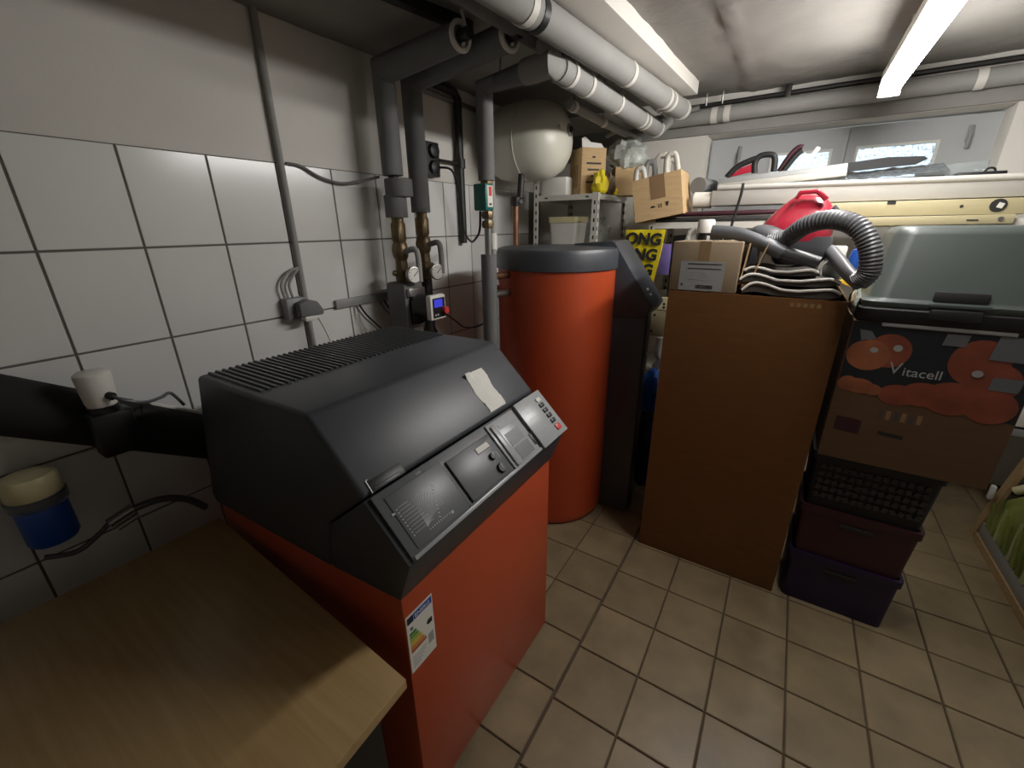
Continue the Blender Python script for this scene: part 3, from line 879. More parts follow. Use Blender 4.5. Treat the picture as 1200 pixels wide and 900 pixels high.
# white expansion vessel hung from the wall
ev = thing('expansion_vessel', 'round white expansion vessel hung beside the tank', 'vessel', (-1.46, 2.52, 1.84))
ec = (-1.46, 2.52, 2.155)
VR = 0.214
MB().lathe([(0, -0.315), (0.06, -0.312), (0.115, -0.297), (0.165, -0.255), (0.195, -0.20), (0.210, -0.13), (0.213, -0.06), (VR, 0.0)], ec, (1, 0, 0), 48).build('rear_shell', m_vessel, ev)
MB().lathe([(VR, 0.0), (0.213, 0.07), (0.203, 0.13), (0.176, 0.185), (0.13, 0.222), (0.075, 0.240), (0, 0.245)], ec, (1, 0, 0), 48).build('front_shell', m_vessel, ev)
MB().torus(ec, (1, 0, 0), VR, 0.0045, 48, 8).build('seam', m_vessel, ev)
vn = Vector((1, 0.10, 0.12)).normalized()
vp = Vector((ec[0] + 0.232, ec[1] + 0.035, ec[2] + 0.045))
MB().lathe([(0.034, 0), (0.034, 0.014), (0.030, 0.017)], vp, vn, 22).build('rating_disc', m_sash, ev)
MB().lathe([(0.018, 0.016), (0.018, 0.026), (0.010, 0.030)], vp, vn, 18).build('valve_cap', m_dark, ev)
MB().box(ec[0] + 0.232, ec[0] + 0.238, ec[1] - 0.115, ec[1] - 0.03, ec[2] + 0.035, ec[2] + 0.05, rot=(0, -0.05, 0.30)).build('printed_line', m_panel2, ev)
MB().box(LW, -1.72, 2.48, 2.56, 2.05, 2.26).build('bracket', m_dsteel, ev)
MB().cyl((-1.46, 2.40, 1.84), (-1.46, 2.42, 1.99), 0.020, seg=14).build('connection', m_dsteel, ev)
cp = thing('copper_pipe', 'bare copper pipe with small valve below the white vessel', 'pipe', (-1.48, 2.38, 1.3))
MB().cyl((-1.48, 2.38, 1.585), (-1.48, 2.38, 1.84), 0.019, seg=14).build('pipe', m_copper, cp)
MB().lathe([(0.022, 1.795), (0.030, 1.80), (0.030, 1.845), (0.022, 1.85)], (-1.48, 2.38, 0), (0, 0, 1), 8).build('valve', m_dsteel, cp)
MB().cyl((-1.48, 2.38, 1.82), (-1.435, 2.375, 1.82), 0.012, seg=10).build('tap', m_steel, cp)
MB().tube([(-1.48, 2.38, 1.59), (-1.48, 2.38, 1.40), (-1.45, 2.44, 1.30), (-1.70, 2.48, 1.28), (LW + 0.004, 2.48, 1.28)], 0.019, 12, 4).build('lower_bend', m_copper, cp)

# dark pipe and black timer socket on the wall
dp = thing('wall_pipe', 'thin dark pipe down the wall between the heating pipes and the tank', 'pipe', (-1.74, 2.2, 1.5))
MB().tube([(-1.755, 1.93, 2.395), (-1.755, 2.185, 2.385), (-1.755, 2.205, 2.36), (-1.755, 2.205, 1.585)], 0.021, 14, 0).build('pipe', m_dsteel, dp)
MB().cyl((-1.755, 2.205, 2.005), (-1.755, 2.205, 2.055), 0.030, seg=12).build('clamp', m_dsteel, dp)
MB().tube([(-1.755, 2.205, 2.03), (-1.755, 2.02, 2.03)], 0.008, 8, 0).build('bracket', m_dsteel, dp)
tag(MB().tube([(-1.77, 1.86, 2.35), (-1.77, 2.9, 2.33)], 0.014, 10, 0).build('thin_wall_pipe', m_steel), 'slim metal pipe along the wall under the ceiling, behind the heating pipes', 'pipe')
ts = thing('timer_socket', 'dark grey double socket box on the wall behind the right heating pipe', 'socket', (-1.76, 1.945, 1.94))
MB().box(LW, -1.735, 1.885, 2.00, 1.94, 2.11).build('box', m_dsteel, ts, bevel=0.006)
for z in (1.985, 2.065):
    MB().lathe([(0.036, 0), (0.034, 0.02), (0.026, 0.024)], (-1.735, 1.945, z), (1, 0, 0), 20).build('socket_lid', m_dark, ts)
MB().tube([(-1.72, 1.96, 1.985), (-1.66, 2.0, 1.975), (-1.66, 2.05, 1.90), (-1.68, 2.10, 1.78), (-1.70, 2.14, 1.66), (-1.58, 2.05, 1.60), (-1.38, 1.84, 1.63), (-1.27, 1.72, 1.67), (-1.24, 1.688, 1.745)], 0.006, 8).build('cable', m_rubber, ts)
gc = thing('valve_actuator', 'small teal green actuator box with white label and red stripe', 'actuator', (-1.19, 1.69, 1.745))
MB().box(-1.248, -1.180, 1.650, 1.7105, 1.748, 1.858).build('box', m_green, gc, bevel=0.006)
lbq = MB().box(-1.1805, -1.1785, 1.662, 1.702, 1.762, 1.850).build('label', m_paper, gc, bevel=0.0005)
MB().box(-1.179, -1.1778, 1.672, 1.694, 1.808, 1.846).build('red_stripe', m_redbtn, lbq)
MB().box(-1.179, -1.1778, 1.674, 1.692, 1.770, 1.778).build('printed_line', m_ink, lbq)

# conduit, socket and adapter on the tiles
tag(MB().tube([(-1.776, 1.094, 0.95), (-1.776, 1.094, 2.42)], 0.013, 12, 0).build('cable_conduit', m_insul), 'straight grey conduit climbing the tiled wall beside the wall socket', 'conduit')
ws = thing('wall_socket', 'grey wall socket below two looped cables on the tiles', 'socket', (-1.765, 1.03, 1.31))
MB().box(LW + 0.007, -1.737, 0.985, 1.075, 1.315, 1.405).build('box', m_sash, ws, bevel=0.008)
for k, (y0, y1) in enumerate(((1.00, 1.086), (1.035, 1.09))):
    MB().tube([(-1.765, y0, 1.40), (-1.765, y0 - 0.006, 1.46), (-1.765, y0 + 0.03, 1.505), (-1.772, y1, 1.525)], 0.0055, 8).build('cable', m_insul, ws)
ap = thing('plug_adapter', 'dark angled plug adapter in the wall socket with a white cable', 'plug', (-1.72, 1.06, 1.30))
MB().prism([(-1.737, 1.015, 1.33), (-1.737, 1.015, 1.385), (-1.737, 1.06, 1.398), (-1.737, 1.10, 1.385), (-1.737, 1.125, 1.345), (-1.737, 1.12, 1.325)], (0.045, 0, 0)).build('body', m_insuld, ap, bevel=0.006)
MB().box(-1.735, -1.70, 1.035, 1.10, 1.305, 1.327).build('plug_base', m_white, ap, bevel=0.006)
MB().tube([(-1.70, 1.095, 1.315), (-1.69, 1.11, 1.26), (-1.68, 1.13, 1.18), (-1.67, 1.15, 1.10)], 0.0045, 8).build('cable', m_white, ap)
tag(MB().tube([(-1.775, 1.115, 1.925), (-1.775, 1.18, 1.92), (-1.77, 1.26, 1.885), (-1.76, 1.36, 1.868), (-1.72, 1.45, 1.885), (-1.672, 1.50, 1.90)], 0.006, 8).build('sagging_cable', m_insuld), 'grey cable sagging from the conduit to the left heating pipe', 'cable')
tr = thing('cable_trunking', 'short grey trunking on the tiles left of the pump', 'trunking', (-1.78, 1.42, 1.30))
MB().box(LW + 0.007, -1.765, 1.24, 1.72, 1.322, 1.362).build('channel', m_sash, tr, bevel=0.003)
for y in (1.35, 1.372, 1.50, 1.53):
    MB().tube([(-1.775, y, 1.325), (-1.74, y + 0.012, 1.27), (-1.69, y + 0.05, 1.20), (-1.66, y + 0.09, 1.12)], 0.005, 8).build('cable', m_rubber if y in (1.372, 1.53) else m_insuld, tr)
tag(MB().tube([(-1.40, 1.59, 1.275), (-1.45, 1.72, 1.21), (-1.45, 1.80, 1.16), (-1.38, 1.84, 1.17), (-1.30, 1.84, 1.24), (-1.275, 1.80, 1.36), (-1.274, 1.755, 1.45)], 0.004, 8).build('pump_cable', m_rubber), 'thin black cable sagging from the pump head towards the tank', 'cable')

# ================================================================== TALL CARTON AND WHAT LIES ON IT
cb = thing('tall_carton', 'tall plain brown cardboard box standing on the floor beside the tank', 'box', (-0.113, 2.25, 0))
X0, X1, Y0, Y1, ZT = -0.437, 0.212, 2.0, 2.50, 1.405
b = MB()
b.box(X0, X1, Y0, Y0 + 0.006, 0, ZT); b.box(X0, X1, Y1 - 0.006, Y1, 0, ZT)
b.box(X0, X0 + 0.006, Y0 + 0.006, Y1 - 0.006, 0, ZT); b.box(X1 - 0.006, X1, Y0 + 0.006, Y1 - 0.006, 0, ZT)
b.box(X0 + 0.006, X1 - 0.006, Y0 + 0.006, Y1 - 0.006, 0, 0.006)
b.build('walls', m_cartond, cb)
MB().box(X0 + 0.004, X1 - 0.075, Y0 + 0.004, Y0 + 0.25, ZT - 0.012, ZT - 0.007).build('top_flap', m_cartond, cb)
MB().box(X0 + 0.004, X1 - 0.075, Y1 - 0.249, Y1 - 0.004, ZT - 0.018, ZT - 0.013).build('top_flap', m_cartond, cb)
MB().prism([(X1 - 0.003, Y0 + 0.01, ZT - 0.002), (X1 - 0.003, Y1 - 0.01, ZT - 0.002), (X1 - 0.05, Y1 - 0.03, ZT + 0.055), (X1 - 0.05, Y0 + 0.03, ZT + 0.055)], (0.004, 0, 0.002)).build('side_flap', m_carton, cb)
for k in range(5):
    MB().box(0.030 + 0.022 * k, 0.044 + 0.022 * k, Y0 - 0.0006, Y0 + 0.001, 1.372, 1.388).build('faint_print', m_ptape, cb)

sc_ = thing('small_carton', 'small grey brown carton with a shipping label, on the tall box', 'box', (-0.306, 2.15, 1.405))
sx0, sx1, sy0, sy1, sz = -0.442, -0.172, 2.015, 2.24, 1.612
MB().box(sx0, sx1, sy0, sy1, 1.406, sz).build('body', m_cartonl, sc_, bevel=0.003)
MB().box(-0.335, -0.290, sy0 - 0.0008, sy0 + 0.002, 1.535, sz + 0.0006).box(-0.335, -0.290, sy0, sy1, sz - 0.001, sz + 0.0008).build('tape', m_ptape, sc_)
lb = MB().box(-0.402, -0.226, sy0 - 0.0010, sy0 + 0.001, 1.410, 1.531).build('shipping_label', m_sash, sc_, label='pale shipping label with barcode')
def lf(name, x0, x1, z0, z1, m):
    return MB().box(x0, x1, sy0 - 0.0017, sy0 - 0.0009, z0, z1).build(name, m, lb)
lf('printed_line', -0.372, -0.238, 1.519, 1.523, m_ink); lf('printed_line', -0.372, -0.238, 1.500, 1.5035, m_ink)
for k in range(4):
    lf('printed_line', -0.372, -0.30 + 0.012 * k, 1.487 - 0.010 * k, 1.4885 - 0.010 * k, m_panel2)
lf('printed_icon', -0.392, -0.384, 1.428, 1.438, m_ink); lf('printed_line', -0.376, -0.352, 1.432, 1.436, m_panel2)
bc = MB(); xx = -0.330
random.seed(3)
while xx < -0.262:
    w = random.choice((0.0012, 0.002, 0.0035)); bc.box(xx, xx + w, sy0 - 0.0017, sy0 - 0.0009, 1.419, 1.434); xx += w + random.choice((0.0012, 0.002))
bc.build('barcode', m_ink, lb)
for k, (a, dx) in enumerate(((0.02, 0.0), (0.05, 0.035))):
    MB().prism([(sx1 + 0.004 + dx, 2.06, 1.44), (sx1 + 0.004 + dx, 2.21, 1.44), (sx1 + a + dx, 2.20, 1.605), (sx1 + a + dx, 2.05, 1.605)], (0.004, 0, 0)).build('open_flap', m_carton, sc_)

bt = thing('spray_bottle', 'dark bottle with white cap standing behind the small carton', 'bottle', (-0.345, 2.31, 1.40))
bq = (-0.368, 2.31, 0)
MB().lathe([(0.036, 1.401), (0.040, 1.41), (0.040, 1.56), (0.030, 1.60), (0.028, 1.648)], bq, (0, 0, 1), 24).build('body', m_rubber, bt)
MB().lathe([(0.037, 1.642), (0.039, 1.648), (0.038, 1.695), (0.034, 1.702), (0, 1.703)], bq, (0, 0, 1), 24).build('cap', m_white, bt)
MB().box(-0.352, -0.340, 2.266, 2.272, 1.50, 1.63).build('label_strip', m_paper, bt)
def crumple(name, label, c, s, m, seed, cat, rows=12, sq=0.8, nz=0.35):
    b = MB()
    sd = Vector((seed * 3.1, seed * 1.7, seed))
    rs = []
    for i in range(rows + 1):
        th = math.pi * i / rows * 0.99 + 0.012
        ring = []
        for j in range(22):
            a = 2 * math.pi * j / 22
            d = Vector((math.sin(th) * math.cos(a), math.sin(th) * math.sin(a), math.cos(th)))
            k = 1 + nz * mn.noise(d * 2.3 + sd) + nz * 0.5 * mn.noise(d * 6 + sd)
            z = d.z * k * s[2]
            z = max(z, -s[2] * sq)
            ring.append((c[0] + d.x * k * s[0], c[1] + d.y * k * s[1], c[2] + z))
        rs.append(ring)
    b.rings(rs)
    return tag(b.build(name, m, None, smooth=25), label, cat)
crumple('paper_bag', 'crumpled cream paper behind the small carton, left of the white-capped bottle', (-0.425, 2.34, 1.52), (0.055, 0.05, 0.14), m_paper, 2, 'paper', sq=0.82)
crumple('paper_bag', 'crumpled pale paper between white-capped bottle and red vacuum cleaner', (-0.245, 2.35, 1.50), (0.075, 0.06, 0.13), m_paper, 5, 'paper', sq=0.74)

# folded bags with white piping
def folded(label, z0, dz, x0, x1, y0, y1, seed, amp):
    t = thing('folded_bag', label, 'bag', ((x0 + x1) / 2, (y0 + y1) / 2, z0), 'folded grey bags on the tall box')
    def h(u, v):
        return amp * math.sin(u * 7 + seed) * (1 - 0.5 * v) + 0.012 * mn.noise(Vector((u * 3, v * 3, seed)))
    def topf(u, v):
        e = min(u, 1 - u, 0.12) / 0.12
        return (x0 + (x1 - x0) * u, y0 + (y1 - y0) * v + 0.012 * math.sin(u * 5 + seed), z0 + dz * (0.35 + 0.65 * math.sqrt(e)) + max(h(u, v), -dz * 0.3))
    b = MB()
    n, m_ = 30, 12
    tp = [[b.v(topf(i / n, j / m_)) for j in range(m_ + 1)] for i in range(n + 1)]
    bo_ = [[b.v((topf(i / n, j / m_)[0], topf(i / n, j / m_)[1], z0 + max(0, h(i / n, j / m_)) * 0.8)) for j in range(m_ + 1)] for i in range(n + 1)]
    for i in range(n):
        for j in range(m_):
            b.face([tp[i][j], tp[i + 1][j], tp[i + 1][j + 1], tp[i][j + 1]])
            b.face([bo_[i][j], bo_[i][j + 1], bo_[i + 1][j + 1], bo_[i + 1][j]])
        b.face([tp[i][0], bo_[i][0], bo_[i + 1][0], tp[i + 1][0]]); b.face([tp[i][m_], tp[i + 1][m_], bo_[i + 1][m_], bo_[i][m_]])
    for j in range(m_):
        b.face([tp[0][j], tp[0][j + 1], bo_[0][j + 1], bo_[0][j]]); b.face([tp[n][j], bo_[n][j], bo_[n][j + 1], tp[n][j + 1]])
    b.build('cloth', m_fabric, t, smooth=50)
    pts = []
    for i in range(0, n + 1, 2):
        q = topf(i / n, 0)
        pts.append((q[0], q[1] - 0.003, q[2] - 0.002))
    MB().tube(pts, 0.0055, 8, 3).build('piping', m_piping, t)
    return t
folded('folded grey bag with white piping, bottom of the pile on the tall box', 1.4065, 0.036, -0.150, 0.185, 2.03, 2.30, 0.4, 0.012)
folded('folded grey bag with white wavy piping, middle of the pile', 1.4475, 0.030, -0.165, 0.175, 2.04, 2.30, 0.6, 0.013)
folded('folded grey bag, top of the pile under the vacuum hose', 1.484, 0.024, -0.155, 0.10, 2.06, 2.30, 0.9, 0.010)
MB_ = None
# striped cloth end on the right
sbg = thing('striped_cloth', 'striped pale cloth bunched beside the folded bags, under the hose', 'cloth', (0.15, 2.2, 1.47))
b = MB()
b.ball((0.150, 2.19, 1.505), 0.045, 0.075, 0.055, seg=20, rows=12, noise=0.05)
bb = b.build('bundle', m_sash, sbg)
for k in range(4):
    MB().torus((0.150, 2.14 + 0.03 * k, 1.505), (0.15, 1, 0.1), 0.050 - 0.006 * abs(k - 1.5), 0.004, 20, 6).build('stripe', m_piping, sbg)

# vacuum cleaner
vc = thing('vacuum_cleaner', 'red and grey canister vacuum cleaner with ribbed hose, on the tall box', 'vacuum cleaner', (0.0, 2.27, 1.52))
MB().loft((0.03, 2.31), [(1.515, 0.085, 0.12, 0.05), (1.53, 0.10, 0.135, 0.055), (1.585, 0.112, 0.15, 0.06, -0.005, 0), (1.63, 0.118, 0.155, 0.06, -0.02, 0)], 7).build('grey_base', m_hose, vc)
b = MB()
b.loft((0.0, 2.31), [(1.600, 0.128, 0.150, 0.07, -0.01, 0), (1.64, 0.136, 0.160, 0.08, -0.01, 0), (1.69, 0.122, 0.150, 0.08, 0.0, 0.0), (1.735, 0.100, 0.130, 0.07, 0.015, 0.01), (1.768, 0.070, 0.105, 0.06, 0.018, 0.01), (1.787, 0.040, 0.07, 0.04, 0.01, 0.01), (1.792, 0.02, 0.04, 0.02, 0.005, 0.01)], 8)
b.build('red_shell', m_red, vc, smooth=70)
MB().prism([(-0.03, 2.17, 1.775), (-0.02, 2.17, 1.802), (0.045, 2.17, 1.806), (0.085, 2.17, 1.772), (0.07, 2.17, 1.76), (0.04, 2.17, 1.79), (-0.01, 2.17, 1.788), (-0.018, 2.17, 1.772)], (0, 0.05, 0)).build('carry_handle', m_red, vc, bevel=0.004)
MB().prism([(0.10, 2.168, 1.735), (0.13, 2.168, 1.70), (0.135, 2.168, 1.72), (0.11, 2.168, 1.748)], (0, 0.12, 0)).build('trim', m_hose, vc, bevel=0.003)
MB().ball((-0.085, 2.165, 1.628), 0.085, 0.055, 0.042, (0.1, 0.35, 0)).build('hose_socket', m_hose, vc)
hp = [(-0.085, 2.125, 1.608), (-0.025, 2.10, 1.628), (0.026, 2.05, 1.672), (0.10, 1.995, 1.692), (0.172, 1.945, 1.668), (0.219, 1.92, 1.602), (0.236, 1.92, 1.525), (0.215, 1.935, 1.485)]
MB().tube(hp, 0.033, 16, 14, ribs=0.055).build('ribbed_hose', m_hose, vc)
MB().tube([(0.222, 1.945, 1.478), (0.19, 2.00, 1.505), (0.165, 2.08, 1.535), (0.13, 2.20, 1.575)], 0.024, 14, 6).build('hose_end', m_hose, vc)
wd = thing('vacuum_wand', 'dark grey bent vacuum tube lying across the folded bags', 'tube', (-0.1, 2.1, 1.55))
MB().tube([(-0.31, 2.10, 1.652), (-0.20, 2.10, 1.640), (-0.09, 2.09, 1.598)], 0.026, 16, 6).build('bent_tube', m_hose, wd)
MB().tube([(-0.10, 2.09, 1.602), (-0.03, 2.085, 1.570)], 0.030, 16, 0).build('collar', m_hose, wd)
MB().tube([(-0.05, 2.086, 1.580), (0.095, 2.075, 1.535)], 0.024, 16, 0).build('straight_tube', m_hose, wd)
tag(MB().tube([(-0.262, 2.30, 1.615), (-0.255, 2.30, 1.70), (-0.24, 2.30, 1.80), (-0.238, 2.30, 1.85)], 0.006, 8).ball((-0.265, 2.30, 1.615), 0.018, 0.014, 0.025).build('black_cable', m_rubber), 'thin black cord rising behind the dark vacuum tube', 'cord')
# small things behind the vacuum cleaner, standing in the open top of the tall box
tag(MB().box(0.135, 0.198, 2.36, 2.46, 1.388, 1.585).build('white_box', m_paper, None, bevel=0.003), 'small white box behind the hose loop on the tall box', 'box')
tag(MB().lathe([(0.02, 1.45), (0.024, 1.455), (0.024, 1.55), (0.018, 1.575), (0, 1.58)], (0.232, 2.34, 0), (0, 0, 1), 18).build('blue_can', m_blue, None), 'small blue can seen through the vacuum hose loop', 'can')
tag(MB().box(0.205, 0.345, 2.22, 2.44, 1.428, 1.45, rot=(0, 0.10, 0.2)).build('yellow_packet', m_yellow, None, bevel=0.004), 'flat yellow packet under the vacuum hose bend', 'packet')

# ================================================================== RIGHT STACK: crates, fruit box, tub
def crate(name, label, z0, z1, m, cx, hx0, hx1, slot, pattern=False):
    t = thing(name, label, 'crate', (cx, 2.16, z0), 'stacked storage crates')
    hy = 0.145
    b = MB()
    zl = z1 - 0.035
    b.loft((cx, 2.16), [(z0, hx0, hy, 0.02), (zl, hx1, hy + 0.008, 0.02), (zl, hx1 + 0.008, hy + 0.014, 0.022), (z1, hx1 + 0.009, hy + 0.015, 0.022), (z1, hx1 - 0.004, hy + 0.002, 0.018), (z0 + 0.012, hx0 - 0.008, hy - 0.01, 0.015)], 4)
    b.build('shell', m, t)
    if slot:
        MB().box(cx - 0.06, cx + 0.06, 2.16 - hy - 0.012, 2.16 - hy - 0.004, zl - 0.045, zl - 0.018).build('handle_slot', m_hole, t, bevel=0.006)
    return t
crate('storage_crate', 'purple plastic crate, bottom of the crate stack on the floor', 0.0, 0.275, m_purple, 0.438, 0.188, 0.196, True)
crate('storage_crate', 'maroon plastic crate in the middle of the crate stack', 0.275, 0.525, m_maroon, 0.438, 0.188, 0.200, True)
ck = crate('storage_crate', 'black woven-look crate on top of the crate stack, under the fruit box', 0.525, 0.785, m_rubber, 0.440, 0.190, 0.204, False)
b = MB()
for i in range(14):
    for j in range(5):
        x = 0.265 + i * 0.0255; z = 0.575 + j * 0.034
        b.box(x, x + 0.018, 2.003 - 0.003 * 0, 2.010, z, z + 0.022, rot=(0, 0.35 if (i + j) % 2 else -0.35, 0))
b.build('woven_relief', m_weave, ck, kind='stuff')

fbx = thing('fruit_box', 'open printed tomato carton on the crates, under the grey tub', 'box', (0.487, 2.15, 0.787))
fx0, fx1, fy0, fy1, fz0, fz1 = 0.238, 0.733, 1.97, 2.33, 0.787, 1.345
b = MB()
b.box(fx0, fx1, fy0, fy0 + 0.007, fz0, fz1); b.box(fx0, fx1, fy1 - 0.007, fy1, fz0, fz1)
b.box(fx0, fx0 + 0.007, fy0 + 0.007, fy1 - 0.007, fz0, fz1); b.box(fx1 - 0.007, fx1, fy0 + 0.007, fy1 - 0.007, fz0, fz1)
b.box(fx0 + 0.007, fx1 - 0.007, fy0 + 0.007, fy1 - 0.007, fz0, fz0 + 0.008)
b.build('walls', m_fruitb, fbx)
m_tom = mat('printed_tomato', '#7d3f2b', 0.45, var=0.25, scale=12)
m_tom2 = mat('printed_tomato_light', '#8f5436', 0.45, var=0.25, scale=14)
m_prdark = mat('dark_print', '#1b2026', 0.4, var=0.1)
def fp_(name, z, pts, m):   # flat print stacked by z micro layers
    d = fy0 - 0.0004 - 0.0004 * z
    return MB().prism([(x, d, zz) for x, zz in pts], (0, 0.0006, 0)).build(name, m, fbx)
def disc(name, z, cx, cz, rx, rz, m, n=28):
    return fp_(name, z, [(cx + rx * math.cos(2 * math.pi * k / n), cz + rz * math.sin(2 * math.pi * k / n)) for k in range(n)], m)
fp_('printed_field', 0, [(fx0 + 0.002, 1.10), (0.30, 1.09), (0.36, 1.075), (0.45, 1.065), (0.56, 1.065), (fx1 - 0.002, 1.04), (fx1 - 0.002, fz1 - 0.002), (fx0 + 0.002, fz1 - 0.002)], m_prdark)
disc('printed_tomato', 1, 0.360, 1.245, 0.062, 0.062, m_tom)
disc('printed_tomato', 2, 0.305, 1.222, 0.064, 0.058, m_tom2)
disc('printed_highlight', 3, 0.318, 1.243, 0.012, 0.010, m_sash); disc('printed_highlight', 3, 0.382, 1.258, 0.013, 0.012, m_sash)
fp_('printed_leaf', 2, [(0.262, 1.315), (0.275, 1.27), (0.315, 1.285), (0.298, 1.31)], m_panel)
for k, (cx, cz, rx, rz) in enumerate(((0.265, 1.105, 0.030, 0.030), (0.305, 1.10, 0.045, 0.030), (0.345, 1.093, 0.028, 0.022))):
    disc('printed_tomato', 1 + k, max(cx, fx0 + rx + 0.002), cz, rx, rz, m_tom2)
for k, (cx, cz, rx, rz) in enumerate(((0.595, 1.235, 0.075, 0.080), (0.650, 1.175, 0.062, 0.065), (0.420, 1.085, 0.055, 0.040), (0.485, 1.10, 0.060, 0.045), (0.560, 1.10, 0.075, 0.060), (0.660, 1.09, 0.065, 0.060))):
    disc('printed_tomato', 1 + 0.5 * k, cx, cz, rx, rz, m_tom)
fp_('printed_badge', 6, [(0.495, 1.325), (0.552, 1.325), (0.548, 1.285), (0.490, 1.285)], m_panel)
fp_('printed_panel', 6, [(0.620, 1.332), (0.715, 1.330), (0.712, 1.250), (0.612, 1.252)], m_panel)
fp_('printed_panel', 6, [(0.640, 1.195), (0.712, 1.195), (0.708, 1.150), (0.636, 1.150)], m_panel)
text('V', 0.062, m_sash, fbx, on_front((0.372, fy0 - 0.0034, 1.165)), 0.0004)
text('itacell', 0.046, m_panel2, fbx, on_front((0.412, fy0 - 0.0034, 1.162)), 0.0004)
disc('printed_highlight', 7, 0.60, 1.20, 0.014, 0.012, m_sash)
fp_('faint_print', 0, [(0.265, 0.97), (0.345, 0.965), (0.345, 0.905), (0.265, 0.91)], m_maroon)
for k in range(6):
    fp_('faint_print', 0, [(0.385 + 0.022 * k, 1.02), (0.398 + 0.022 * k, 1.02), (0.398 + 0.022 * k, 0.985), (0.385 + 0.022 * k, 0.985)], m_ptape if k % 2 else m_fabric)
fp_('faint_print', 0, [(0.40, 0.935), (0.475, 0.93), (0.475, 0.915), (0.40, 0.92)], m_ink)
MB().box(0.318, 0.655, fy0 - 0.006, fy0 + 0.004, fz1 - 0.012, fz1 + 0.002).build('top_edge_strip', m_sash, fbx, bevel=0.002)

tu = thing('plastic_tub', 'large grey green plastic tub turned upside down on the fruit box', 'tub', (0.53, 2.16, 1.345))
TUC = (0.535, 2.165)
MB().loft(TUC, [(1.346, 0.288, 0.200, 0.03), (1.352, 0.292, 0.204, 0.03), (1.392, 0.292, 0.204, 0.03), (1.398, 0.286, 0.198, 0.03)], 7).build('dark_lid', m_rubber, tu)
MB().loft(TUC, [(1.396, 0.284, 0.196, 0.04), (1.400, 0.288, 0.200, 0.04), (1.418, 0.288, 0.200, 0.04), (1.422, 0.275, 0.187, 0.05), (1.432, 0.268, 0.180, 0.055), (1.640, 0.243, 0.152, 0.055), (1.662, 0.230, 0.138, 0.05), (1.668, 0.200, 0.11, 0.04)], 8).build('shell', m_tub, tu, smooth=50)
rec = MB().box(0.432, 0.568, 1.978, 1.990, 1.425, 1.462).build('hand_hole', m_hole, tu, bevel=0.008)
MB().box(0.424, 0.576, 1.958, 1.984, 1.408, 1.4235).build('hand_grip', m_tub, tu, bevel=0.005)
MB().box(0.430, 0.560, 1.952, 1.966, 1.365, 1.405).build('clip', m_rubber, tu, bevel=0.008)
crumple('plastic_bag', 'scrunched white and grey bag stuck between the tall box and the tub', (0.236, 2.06, 1.405), (0.014, 0.035, 0.05), m_film, 11, 'bag', nz=0.3, sq=1)

# ================================================================== SHELF UNITS AT THE BACK
def post(par, x, y, z0, z1, wx=1, wy=1):
    b = MB()
    b.box(x, x + 0.036 * wx, y, y + 0.002 * wy, z0, z1)
    b.box(x, x + 0.002 * wx, y, y + 0.036 * wy, z0, z1)
    p = b.build('post', m_shelf, par)
    h = MB()
    z = z0 + 0.05
    while z < z1 - 0.02:
        h.box(x + 0.013 * wx, x + 0.023 * wx, y - 0.0006, y + 0.0026 * wy, z, z + 0.022)
        h.box(x - 0.0006, x + 0.0026 * wx, y + 0.013 * wy, y + 0.023 * wy, z, z + 0.022) if wx > 0 else h.box(x - 0.0026, x + 0.0006, y + 0.013 * wy, y + 0.023 * wy, z, z + 0.022)
        z += 0.05
    h.build('slot_holes', m_hole, p)
    return p
def shelf(par, x0, x1, y0, y1, zt, th=0.032):
    b = MB()
    b.box(x0, x1, y0, y1, zt - 0.003, zt)
    b.box(x0, x1, y0, y0 + 0.002, zt - th, zt - 0.003); b.box(x0, x1, y1 - 0.002, y1, zt - th, zt - 0.003)
    b.box(x0, x0 + 0.002, y0 + 0.002, y1 - 0.002, zt - th, zt - 0.003); b.box(x1 - 0.002, x1, y0 + 0.002, y1 - 0.002, zt - th, zt - 0.003)
    s = b.build('shelf', m_shelf, par)
    for k in range(2):
        x = x0 + (x1 - x0) * (0.18 + 0.64 * k)
        MB().box(x, x + 0.022, y0 - 0.0006, y0 + 0.003, zt - 0.020, zt - 0.012).build('slot_hole', m_hole, s)
    return s
u1 = thing('shelf_unit', 'white slotted steel shelf unit in the far corner behind the tank', 'shelf', (-1.25, 2.87, 0))
UX0, UX1, UY0, UY1 = -1.485, -1.045, 2.615, 3.16
for x, y, wx, wy in ((UX0 - 0.001, UY0 - 0.001, 1, 1), (UX1 + 0.001, UY0 - 0.001, -1, 1), (UX0 - 0.001, UY1 + 0.001, 1, -1), (UX1 + 0.001, UY1 + 0.001, -1, -1)):
    post(u1, x, y, 0.0, 1.868 if x > -1.2 else 1.96, wx, wy)
for z in (1.862, 1.50, 1.05, 0.55, 0.12):
    shelf(u1, UX0, UX1, UY0, UY1, z)
u2 = thing('shelf_unit', 'long white steel shelf under the window carrying boards', 'shelf', (0.05, 2.93, 0))
VX0, VX1, VY0, VY1 = -0.735, 0.86, 2.655, 3.16
for x, y, wx, wy in ((VX0 - 0.001, VY0 - 0.001, 1, 1), (VX1 + 0.001, VY0 - 0.001, -1, 1), (VX0 - 0.001, VY1 + 0.001, 1, -1), (VX1 + 0.001, VY1 + 0.001, -1, -1)):
    post(u2, x, y, 0.0 if x < 0 else 1.30, 1.694, wx, wy)
shelf(u2, VX0, VX1, VY0, VY1, 1.692)
for z in (1.25, 0.80, 0.35):
    shelf(u2, VX0, 0.15, VY0, VY1, z)

